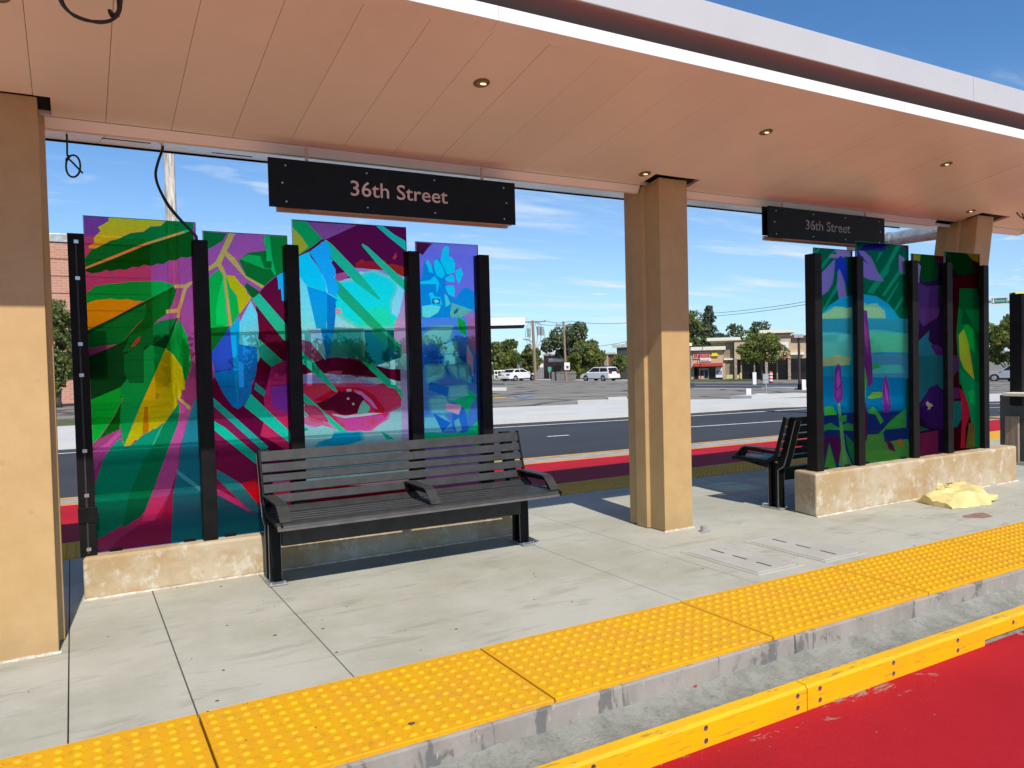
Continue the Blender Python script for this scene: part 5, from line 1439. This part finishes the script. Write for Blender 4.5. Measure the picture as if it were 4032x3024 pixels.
# ---- petrol station canopy edge
a_, b_ = at_d(1920, 1281, 60), at_d(2068, 1278, 60)
t = thing('forecourt_canopy', 'flat white forecourt canopy jutting in from the left of the lot', 'canopy', (b_.x-6, b_.y+4, gh(b_.x)))
dv = (b_-a_); dv.z = 0; dv.normalize(); nv = Vector((-dv.y, dv.x, 0))
ztop = at_d(2068,1249,60).z; zbot = at_d(2068,1279,60).z
c = b_ - dv*13.0 + nv*2.2
m = MB(); m.obox((c.x,c.y,(ztop+zbot)/2), dv, nv, (0,0,1), 13.0, 2.2, (ztop-zbot)/2); m.build('fascia', M['white'], t)
m = MB(); m.obox((c.x,c.y,zbot-.05), dv, nv, (0,0,1), 12.95, 2.15, .03); m.build('underside', M['dark_in'], t)
for k_ in (-10, -4.5, 2.2):
    q = c + dv*k_
    m = MB(); m.box(q.x-.2,q.x+.2,q.y-.2,q.y+.2,gh(q.x)-.1,zbot-.08); m.build('support', M['white'], t)

# ---- buildings behind the trees
def facade_frame(pL, pR):
    d = Vector((pR.x-pL.x, pR.y-pL.y, 0)); d.normalize(); n = Vector((d.y, -d.x, 0))   # n toward the viewer
    def hit(px, py):
        r = ray(px, py); t_ = (Vector((pL.x,pL.y,0)) - CAM).dot(n) / r.dot(n); p = CAM + r*t_
        return ((p - pL).dot(d), p.z)
    return d, n, hit
class Facade:
    def __init__(s, t, pL, pR): s.t = t; s.o = Vector((pL.x,pL.y,0)); s.d, s.n, s.hit = facade_frame(pL, pR)
    def rect(s, name, x0, y0, x1, y1, mat, out0=-.3, out1=.0, parent=None, bottom=None):
        u0, z1 = s.hit(x0, y0); u1, z0 = s.hit(x1, y1)
        if bottom is not None: z0 = bottom
        m = MB(); c = s.o + s.d*(u0+u1)/2 + s.n*(out0+out1)/2
        m.obox((c.x,c.y,(z0+z1)/2), s.d, s.n, (0,0,1), abs(u1-u0)/2, (out1-out0)/2, abs(z1-z0)/2)
        return m.build(name, mat, parent or s.t)
    def text(s, name, body, x0, ybase, hpx, mat, parent, out=.02, xs=1.0):
        u, z = s.hit(x0, ybase); u2, z2 = s.hit(x0, ybase-hpx)
        p = s.o + s.d*u + s.n*out; p.z = z
        return text_obj(body, (z2-z)*1.35, mat, name, parent, p, s.d, (0,0,1), .01, xscale=xs)
# dark building and brick building
pL, pR = at_d(2410,1360,96), at_d(2500,1360,94)
t = thing('flat_roof_building', 'dark grey flat roofed building beside the middle column, beyond the lot', 'building', (pL.x, pL.y, gh(pL.x)))
F = Facade(t, pL, pR)
F.rect('wall', 2428,1362,2580,1502, M['darkwall'], -8, 0)
F.rect('parapet', 2412,1357,2582,1363, M['cream'], -8.1, .15)
F.rect('roof_unit', 2425,1349,2436,1357, M['galv'], -3, -2); F.rect('roof_vent', 2446,1345,2450,1357, M['darkwall'], -3, -2.6)
pL, pR = at_d(2130,1400,116), at_d(2430,1390,108)
t = thing('brick_shop', 'low red brown brick building half hidden behind the trees', 'building', (pL.x, pL.y, gh(pL.x)))
F = Facade(t, pL, pR)
F.rect('wall', 2140,1400,2428,1498, M['brick_r'], -8, 0)
F.rect('parapet', 2138,1394,2187,1399, M['cream'], -8.1, .2); F.rect('roof_edge', 2388,1388,2428,1394, M['cream'], -8.1, .2)
F.rect('pale_pier', 2382,1400,2396,1440, M['tan'], -.2, .25)
F.rect('window', 2160,1412,2222,1424, M['white'], -.1, .1)
F.rect('doorway', 2180,1440,2210,1496, M['winglass'], -.1, .08)
a_, b_ = at_d(2170,1494,90), at_d(2268,1494,92)
F2 = Facade(None, a_, b_)
o = F2.rect('block_wall', 2172,1465,2268,1497, M['blockwall'], -.15, .05); tag(o, 'low grey block wall at the foot of the slim utility pole', 'wall')
# white railing behind sedan
t = thing('pipe_railing', 'white pipe railing left of the white sedan', 'railing', tuple(on_ground(1960,1492)))
F = Facade(t, at_d(1945,1492,88), at_d(1990,1492,88))
for x in (1946,1958,1972,1984): F.rect('rail_post', x,1458,x+3,1492, M['white'], -.05, .05)
for y in (1458,1474): F.rect('rail', 1944,y,1990,y+3, M['white'], .0, .06)

# ---- strip mall
pL, pR = Vector((73.03,78.2,0)), Vector((82.0,68.8,0))
t = thing('strip_mall', 'tan strip mall with a red lettered shop, awning and stepped parapets', 'building', (77,73,gh(77)))
F = Facade(t, pL, pR); GB = gh(80)-.3
F.rect('low_wall', 2650,1378,2848,1490, M['tan'], -6, 0, bottom=GB)
F.rect('low_parapet', 2640,1369,2857,1377, M['cream'], -6, .5)
F.rect('middle_wall', 2800,1340,2891,1490, M['tan_d'], -7, -.6, bottom=GB); F.rect('middle_wall', 2891.5,1340,3020,1412, M['tan_d'], -7, -.6)
F.rect('middle_parapet', 2783,1331,2993,1337, M['cream'], -7, .3)
F.rect('middle_cornice', 2796,1337,2985,1344, M['tan'], -7, .0)
F.rect('right_wall', 2891,1346,3020,1412, M['tan'], -5, .1)
F.rect('tower_wall', 3010,1316,3114,1410, M['tan'], -5, .3)
F.rect('tower_parapet', 2990,1301,3129,1309, M['cream'], -5.2, .8); F.rect('tower_cornice', 3005,1309,3114,1316, M['tan_d'], -5.1, .5)
F.rect('far_wall', 3110,1338,3300,1407, M['tan'], -5, .1); F.rect('far_parapet', 3114,1322,3300,1338, M['brown_metal'], -5, .3)
F.rect('shop_glass', 2891,1412,3300,1488, M['winglass'], -5, -1.2, bottom=GB)
F.rect('lower_band', 3086,1388,3102,1396, M['cream'], .0, .45); F.rect('lower_band', 3112,1388,3165,1396, M['cream'], .0, .45); F.rect('lower_band', 2850,1411,2930,1416, M['cream'], -.6, -.2)
for x in (2891,3012,3102): F.rect('stone_pier', x,1410,x+12,1490, M['stone'], -1.0, .2, bottom=GB)
for x in (2916,2968,3058): F.rect('frame_post', x,1412,x+6,1488, M['tan_d'], -1.2, -.5, bottom=GB)
F.rect('awning', 3070,1402,3100,1409, M['awning'], .3, .9)
sb = F.rect('shop_sign', 2729,1386,2796,1412, M['pale_red'], .0, .12)
F.text('lettering', 'Betos', 2733, 1408, 19, M['red'], t, .16, 1.0)
lg = F.rect('yellow_logo', 2803,1388,2824,1403, M['yellow'], .0, .2)
F.rect('logo_brim', 2800,1396,2828,1402, M['yellow'], .0, .24)
ws = F.rect('white_sign', 2757,1411,2800,1422, M['white'], .0, .15)
F.text('lettering', 'mexican food', 2759, 1419.5, 4.5, M['darkwall'], t, .18, 1.0)
F.rect('shop_awning', 2733,1431,2846,1441, M['awning'], .0, 1.0)
F.rect('shopfront', 2733,1441,2842,1488, M['winglass'], -.5, .02, bottom=GB)
fr = F.rect('door_frame', 2753,1451,2791,1490, M['galv'], .02, .08, bottom=GB)
for x in (2757,2774): F.rect('door_pane', x,1456,x+14,1488, M['winglass'], .08, .10, parent=fr)
F.rect('shop_pier', 2846,1430,2856,1489, M['tan'], -.5, .2, bottom=GB)
ts = F.rect('tower_sign', 3042,1349,3104,1374, M['white'], .3, .45)
F.text('lettering', 'perro pollo', 3050, 1364, 7, M['darkwall'], t, .48, .95)
bn = F.rect('poster', 2818,1446,2846,1486, M['white'], .10, .16); F.rect('poster_print', 2822,1459,2843,1475, M['purple'], .16, .18, parent=bn)
for (x0,y0,x1,y1,mm,lab) in ((2861,1475,2886,1489,'planter','yellow planter box on the lawn edge left of the stone pier'),(2902,1475,2911,1489,'planter','small yellow planter right of the stone pier'),(2913,1467,2921,1489,'planter','narrow yellow planter beside the shop glass'),(2754,1480,2773,1491,'pale_red','pale red box in front of the shop door')):
    o = Facade(None, pL, pR).rect('planter_box', x0,y0,x1,y1, M[mm], 1.2, 2.0); tag(o, lab, 'planter', 'planters by the strip mall')

# ---- hydrant, barrels, signs
def cyl_thing(name, label, cat, pxc, ptop, pbase, rad, mats, bands, group=None, square=False, dist=None):
    b = at_d(pxc, pbase, dist) if dist else on_ground(pxc, pbase); dd = math.hypot(b.x,b.y); h = at_d(pxc, ptop, dd).z - gh(b.x)
    z0 = gh(b.x); t = thing(name, label, cat, (b.x,b.y,z0), group)
    r = rad/FPX*dd
    m = MB(); m.tube([(b.x,b.y,z0),(b.x,b.y,z0+h*.95),(b.x,b.y,z0+h)], [r, r*.92, r*.5], 12); m.build('body', mats[0], t, smooth=math.radians(40))
    for i, f in enumerate(bands):
        m = MB(); m.cyl((b.x,b.y,z0+h*f),(b.x,b.y,z0+h*(f+.13)), r*1.02, r*1.01, 12); m.build('band', mats[1], t)
    m = MB(); m.cyl((b.x,b.y,z0+.002),(b.x,b.y,z0+.08*h), r*1.35, r*1.25, 12); m.build('base', M['tyre'], t)
    return t
cyl_thing('traffic_delineator','orange and white delineator left of the white van','delineator', 2302, 1466, 1496, 5, (M['white'],M['orange']), (.2,.5,.78), 'striped delineators')
cyl_thing('traffic_delineator','orange and white delineator right behind the white van','delineator', 2424, 1471, 1499, 6, (M['white'],M['orange']), (.2,.5,.78), 'striped delineators')
cyl_thing('traffic_delineator','orange and white drum behind the sign post, before the strip mall','delineator', 3035, 1463, 1508, 7, (M['orange'],M['white']), (.18,.45,.72), 'striped delineators')
b = on_ground(2970,1514); dd = math.hypot(b.x,b.y)
F = Facade(None, b, b+vx)
o = F.rect('vertical_panel', 2963,1466,2978,1515, M['white'], -.05, .05); tag(o, 'pale pink white vertical traffic panel left of the street tree', 'traffic panel')
b = on_ground(2946,1558); F = Facade(None, b, b+vx)
o = F.rect('barricade_board', 2936,1530,2956,1558, M['white'], -.08, .08); tag(o, 'white barricade board standing on the lot before the strip mall', 'barricade')
b = on_ground(3014,1556)
t = thing('road_sign', 'grey road sign seen from behind on a thin post in the lot', 'sign', tuple(b), 'small road signs')
F = Facade(t, b, b+vx)
F.rect('post', 3014,1470,3018,1556, M['galv'], -.03, .03); F.rect('sign_back', 3002,1472,3025,1509, M['galv'], .03, .06); F.rect('base_plate', 2975,1551,3022,1557, M['white'], -.3, .3)
for (px, pt, mm, lab) in ((2132,1432,'white','small white parking sign on a post right of the sedan'),(2164,1445,'signteal','small green parking sign on a post left of the slim pole')):
    b = on_ground(px,1493); t = thing('parking_sign', lab, 'sign', tuple(b), 'small road signs'); F = Facade(t, b, b+vx)
    F.rect('post', px-1.2, pt+12, px+1.2, 1493, M['galv'], -.04, .0); F.rect('plate', px-7, pt, px+7, pt+14, M[mm], 0, .03)
    if mm == 'signteal': F.rect('lower_plate', px-4, pt+15, px+4, pt+21, M[mm], 0, .03)
b = on_ground(3063,1490); z0 = gh(b.x); dd = math.hypot(b.x,b.y); t = thing('fire_hydrant', 'yellow and white fire hydrant before the dark shop windows', 'hydrant', (b.x,b.y,z0))
m = MB(); m.tube([(b.x,b.y,z0),(b.x,b.y,z0+.55),(b.x,b.y,z0+.9),(b.x,b.y,z0+1.0)], [.2,.18,.17,.05], 10); m.build('barrel', M['yellow'], t, smooth=True)
m = MB(); m.cyl(Vector((b.x,b.y,z0+.65))-vx*.3, Vector((b.x,b.y,z0+.65))+vx*.3, .09, .09, 8); m.build('nozzle', M['white'], t)
m = MB(); m.cyl((b.x,b.y,z0+.75),(b.x,b.y,z0+1.1), .19, .08, 10); m.build('bonnet', M['white'], t)
# lamp post with twin heads
b = on_ground(3148,1535); dd = math.hypot(b.x,b.y); z0 = gh(b.x); zt = at_d(3148,1331,dd).z
t = thing('lamp_post', 'dark brown lamp post with a flat twin head before the strip mall', 'lamp post', (b.x,b.y,z0))
m = MB(); m.bar((b.x,b.y,z0),(b.x,b.y,zt),.10,.10); m.build('pole', M['brown_metal'], t)
m = MB(); m.bar(Vector((b.x,b.y,zt+.05))-vx*1.0, Vector((b.x,b.y,zt+.05))+vx*1.0,.3,.12); m.build('lamp_head', M['brown_metal'], t)
m = MB(); m.bar(Vector((b.x,b.y,zt+.12))-vx*.35, Vector((b.x,b.y,zt+.12))+vx*.2,.38,.2); m.build('lamp_cap', M['galv'], t)
m = MB(); m.cyl((b.x,b.y,z0),(b.x,b.y,z0+.35),.11,.10,12); m.build('footing', M['blackpost'], t)
b = on_ground(3160,1535); F = Facade(None, b, b+vx); o = F.rect('utility_box', 3153,1495,3168,1535, M['white'], -.2, .2); tag(o, 'white utility box beside the foot of the brown lamp post', 'utility box')

# ---- street sign, signal, mast
a_, b_ = at_d(3903,1170,45), at_d(3968,1199,45)
t = thing('street_name_sign', 'green street name sign hung from a signal arm at the far right', 'sign', (a_.x,a_.y,a_.z))
F = Facade(t, a_, Vector((b_.x,b_.y,0)))
pl = F.rect('plate', 3903,1170,3968,1199, M['signgreen'], -.03, .0)
for r_ in ((3903,1170,3968,1172),(3903,1197,3968,1199),(3903,1172,3904.5,1197),(3966.5,1172,3968,1197)): F.rect('border', *r_, M['white'], .0, .012)
F.text('lettering', 'Harrison Blvd', 3918, 1190, 11, M['white'], t, .012, .62)
F.rect('tree_icon', 3908,1180,3915,1194, M['white'], .0, .012); F.rect('tree_icon_top', 3910,1175,3913,1180, M['white'], .0, .012)
F.rect('bracket', 3968,1183,3995,1188, M['galv'], -.1, .0)
a_ = at_d(3997,1150,46); t = thing('traffic_signal', 'yellow traffic signal housing half hidden by the kiosk board', 'traffic signal', tuple(a_))
F = Facade(t, a_, a_+vx); F.rect('housing', 3989,1152,4040,1214, M['yellow'], -.3, .1); F.rect('backplate', 3987,1153,3991,1214, M['blackpost'], -.1, .15)
for y_ in (1165,1183,1201): F.rect('lens', 4000,y_-6,4012,y_+6, M['blackpost'], .1, .13)
# arm and post carrying both
a1, b1_ = at_d(3800,1186,45.2), at_d(4250,1192,47)
m = MB(); m.tube([a1, b1_], [.06,.11], 8); t = thing('signal_mast', 'grey signal mast arm running behind the far kiosk', 'signal mast', (b1_.x,b1_.y,gh(b1_.x)))
m.build('arm', M['galv'], t, smooth=True)
m = MB(); m.tube([(b1_.x,b1_.y,gh(b1_.x)),(b1_.x,b1_.y,b1_.z+.6)], [.18,.14], 10); m.build('pole', M['galv'], t, smooth=True)
# thick tapered light arm near column 3
a1, b1_ = at_d(3340,975,20), at_d(3720,905,19.3); 
t = thing('mast_arm', 'thick pale grey mast arm slanting behind the far sign', 'mast arm', (b1_.x,b1_.y,gh(b1_.x)))
m = MB(); m.tube([a1, a1.lerp(b1_,.5), b1_, b1_+(b1_-a1)*2.2], [.10,.15,.19,.26], 14); m.build('arm', M['galv'], t, smooth=True)
e_ = b1_+(b1_-a1)*2.2
m = MB(); m.tube([(e_.x,e_.y,gh(e_.x)),(e_.x,e_.y,e_.z+.4)], [.28,.2], 14); m.build('pole', M['galv'], t, smooth=True)
for f_ in (.45,.95):
    q = a1.lerp(b1_, f_); dv = (b1_-a1).normalized(); m = MB(); m.cyl(q-dv*.04, q+dv*.04, .175+.02*f_, .175+.02*f_, 14); m.build('joint_ring', M['galv'], t)

# ---- vehicles
def car(name, label, cat, pos, heading, L, Wd, Hh, paint, kind):
    """nose along +u; profile sections swept across the width with tumblehome"""
    t = thing(name, label, cat, (pos[0],pos[1],gh(pos[0])), 'vehicles beyond the platform')
    h = Vector((heading[0],heading[1],0)).normalized(); s_ = Vector((h.y,-h.x,0)); z0 = gh(pos[0]); o = Vector((pos[0],pos[1],z0))
    W3 = lambda u,v,z: o + h*u + s_*v + Vector((0,0,z))
    hl = L/2
    if kind == 'sedan':
        belt = [(-hl,.62),(-hl+.06,.92),(-hl+.75,.97),(hl-1.35,.92),(hl-.35,.80),(hl-.04,.62)]
        roof = [(-hl+.55,.95),(-hl+1.15,Hh-.04),(-hl+1.7,Hh),(-hl+2.5,Hh-.01),(hl-1.25,.93)]
    elif kind == 'van':
        belt = [(-hl,.55),(-hl+.05,.98),(-hl+.8,1.0),(hl-1.3,.98),(hl-.4,.85),(hl-.03,.6)]
        roof = [(-hl+.08,.98),(-hl+.42,Hh-.06),(-hl+.8,Hh),(-hl+2.6,Hh-.02),(hl-1.0,.97)]
    else:
        belt = [(-hl,.75),(-hl+.05,1.08),(-hl+1.9,1.10),(hl-1.5,1.12),(hl-.25,1.04),(hl-.02,.75)]
        roof = [(-hl+1.75,1.08),(-hl+1.95,Hh-.05),(-hl+2.2,Hh),(hl-2.25,Hh-.02),(hl-1.35,1.10)]
    wr = .33 if kind != 'truck' else .40; wxs = (-hl+.95, hl-.90)
    # lower body side profile with wheel arches
    low = [(-hl,.62 if kind != 'truck' else .75),(-hl,.30),]
    def arch(cx): return [(cx+ (wr+.07)*math.cos(a), wr + (wr+.07)*math.sin(a)) for a in [math.pi - math.pi*i/8 for i in range(9)]]
    poly = [(-hl,.32)] + [p for p in arch(wxs[0])] + [p for p in arch(wxs[1])] + [(hl-.02,.32)]
    poly += [(u,z) for u,z in belt[::-1]]
    m = MB(); hw = Wd/2
    n = len(poly)
    vs = []
    for v, inset in ((-hw,.0),(-hw*.985,-.0),(hw*.985,0),(hw,0)):
        pass
    # sections across the width: pull the edges in a little at both sides
    vv = [(-hw, .06), (-hw*.94, .0), (hw*.94, .0), (hw, .06)]
    for v, e in vv:
        for u, z in poly:
            uu = u*(1 - e*.25); zz3 = z if z < .5 else z - e*.35
            vs.append(W3(uu, v, zz3))
    fs = []
    for k_ in range(3):
        for i in range(n):
            j = (i+1) % n; fs.append((k_*n+i, k_*n+j, (k_+1)*n+j, (k_+1)*n+i))
    fs.append(list(range(n))); fs.append([3*n+i for i in range(n)][::-1])
    m.add(vs, fs); m.build('body', paint, t, smooth=math.radians(35))
    # greenhouse
    m = MB(); n = len(roof); tw = .80
    rows = []
    for sd in (-1, 1):
        rows.append([W3(u, sd*(hw*.95 - (hw*.20)*((z-.9)/(Hh-.9) if z > .9 else 0)), z) for u, z in roof])
    vs = rows[0] + rows[1]
    m.add(vs, [(i, i+1, n+i+1, n+i) for i in range(n-1)] + [list(range(n)), [n+i for i in range(n)][::-1]])
    m.build('cabin', paint, t)
    # glass, proud of the cabin by 4 mm
    def gl(name_, pts2, sd):
        mm = MB(); ps = []
        for u, z in pts2: ps.append(W3(u, sd*(hw*.95 - (hw*.20)*((z-.9)/(Hh-.9)) + .006), z))
        mm.add(ps, [list(range(len(ps)))]); mm.build(name_, M['winglass'], t, recalc=False)
    zr = Hh-.12
    def lerp2(a, b, f): return (a[0]+(b[0]-a[0])*f, a[1]+(b[1]-a[1])*f)
    r0, r1, r3, r4 = roof[0], roof[1], roof[-2], roof[-1]
    for sd in (-1, 1):
        ub0 = lerp2(r0,r1,.15); ub1 = lerp2(r0,r1,.85); uf1 = lerp2(r4,r3,.85); uf0 = lerp2(r4,r3,.12)
        mid = (ub1[0]+uf1[0])/2
        gl('side_window', [(ub0[0]+.18,ub0[1]+.03),(ub1[0]+.12,ub1[1]),(mid-.05,uf1[1]),(mid-.05,uf0[1]+.02)], sd)
        gl('side_window', [(mid+.04,uf0[1]+.02),(mid+.04,uf1[1]),(uf1[0]-.12,uf1[1]),(uf0[0]-.22,uf0[1]+.01)], sd)
    for (a, b, nm, s2) in ((r0, r1, 'rear_window', -1), (r4, r3, 'windscreen', 1)):
        mm = MB(); p0, p1 = lerp2(a,b,.14), lerp2(a,b,.90)
        w0, w1 = hw*.84, hw*.70
        nrm = Vector(((b[1]-a[1]), (a[0]-b[0]))) ; nrm.normalize()
        off_ = (s2*.014, .008)
        q = [(p0[0]+off_[0],-w0,p0[1]+off_[1]),(p0[0]+off_[0],w0,p0[1]+off_[1]),(p1[0]+off_[0],w1,p1[1]+off_[1]),(p1[0]+off_[0],-w1,p1[1]+off_[1])]
        mm.add([W3(*x) for x in q], [(0,1,2,3)]); mm.build(nm, M['winglass'], t, recalc=False)
    for wx in wxs:
        for sd in (-1, 1):
            c = W3(wx, sd*(hw-.10), wr); e = W3(wx, sd*(hw-.005), wr)
            mm = MB(); mm.cyl(c - s_*sd*.08, e, wr, wr, 18); wh = mm.build('wheel', M['tyre'], t)
            mm = MB(); mm.cyl(e - s_*sd*.01, e + s_*sd*.012, wr*.62, wr*.56, 14); mm.build('rim', M['rim'], wh)
    for sd in (-1, 1):
        mm = MB(); mm.obox(W3(-hl+.03, sd*hw*.68, .78 if kind=='sedan' else 1.0), h, s_, (0,0,1), .05, hw*.26, .075 if kind=='sedan' else .13); mm.build('tail_lamp', M['lampred'], t)
        mm = MB(); mm.obox(W3(hl-.10, sd*hw*.72, .70 if kind!='truck' else .92), h, s_, (0,0,1), .06, hw*.2, .07); mm.build('headlight', M['rim'], t)
        mm = MB(); mm.obox(W3(roof[-1][0]-.25, sd*(hw+.05), 1.0 if kind!='truck' else 1.2), h, s_, (0,0,1), .06, .08, .06); mm.build('mirror', paint, t)
    mm = MB(); mm.obox(W3(-hl-.02, 0, .48 if kind != 'truck' else .6), h, s_, (0,0,1), .06, hw*.92, .13); mm.build('bumper', paint, t, bevel=.02)
    mm = MB(); mm.obox(W3(-hl-.03, 0, .80 if kind != 'van' else .85), h, s_, (0,0,1), .02, .16, .06); mm.build('number_plate', M['white'], t)
    mm = MB(); mm.obox(W3(0, 0, .30), h, s_, (0,0,1), hl-.3, hw*.9, .10); mm.build('underbody', M['tyre'], t)
    return t
g = on_ground(2040,1500); v_ = Vector((g.x,g.y,0)).normalized(); rr = lambda v, a: (v.x*math.cos(a)-v.y*math.sin(a), v.x*math.sin(a)+v.y*math.cos(a))
car('parked_car', 'white sedan seen from its rear corner on the cracked lot', 'car', (g.x,g.y), rr(v_,math.radians(-42)), 4.75, 1.82, 1.42, M['carwhite'], 'sedan')
g = on_ground(2362,1500); v_ = Vector((g.x,g.y,0)).normalized()
car('parked_car', 'white minivan seen from its rear corner between two delineators', 'minivan', (g.x,g.y), rr(v_,math.radians(46)), 4.6, 1.85, 1.62, M['carwhite'], 'van')
g = on_ground(3917,1501); v_ = Vector((g.x,g.y,0)).normalized(); hd = Vector(rr(v_,math.radians(86)))
car('pickup_truck', 'silver pickup truck driving left on the road at the far right', 'pickup truck', (g.x-hd.x*1.75,g.y-hd.y*1.75), hd, 5.3, 1.95, 1.80, M['carsilver'], 'truck')
g = on_ground(3215,1493); v_ = Vector((g.x,g.y,0)).normalized(); hd = Vector(rr(v_,math.radians(85)))
car('parked_car', 'dark car parked before the strip mall, behind the first windscreen post', 'car', (g.x,g.y), hd, 4.5, 1.8, 1.42, M['darkwall'], 'sedan')
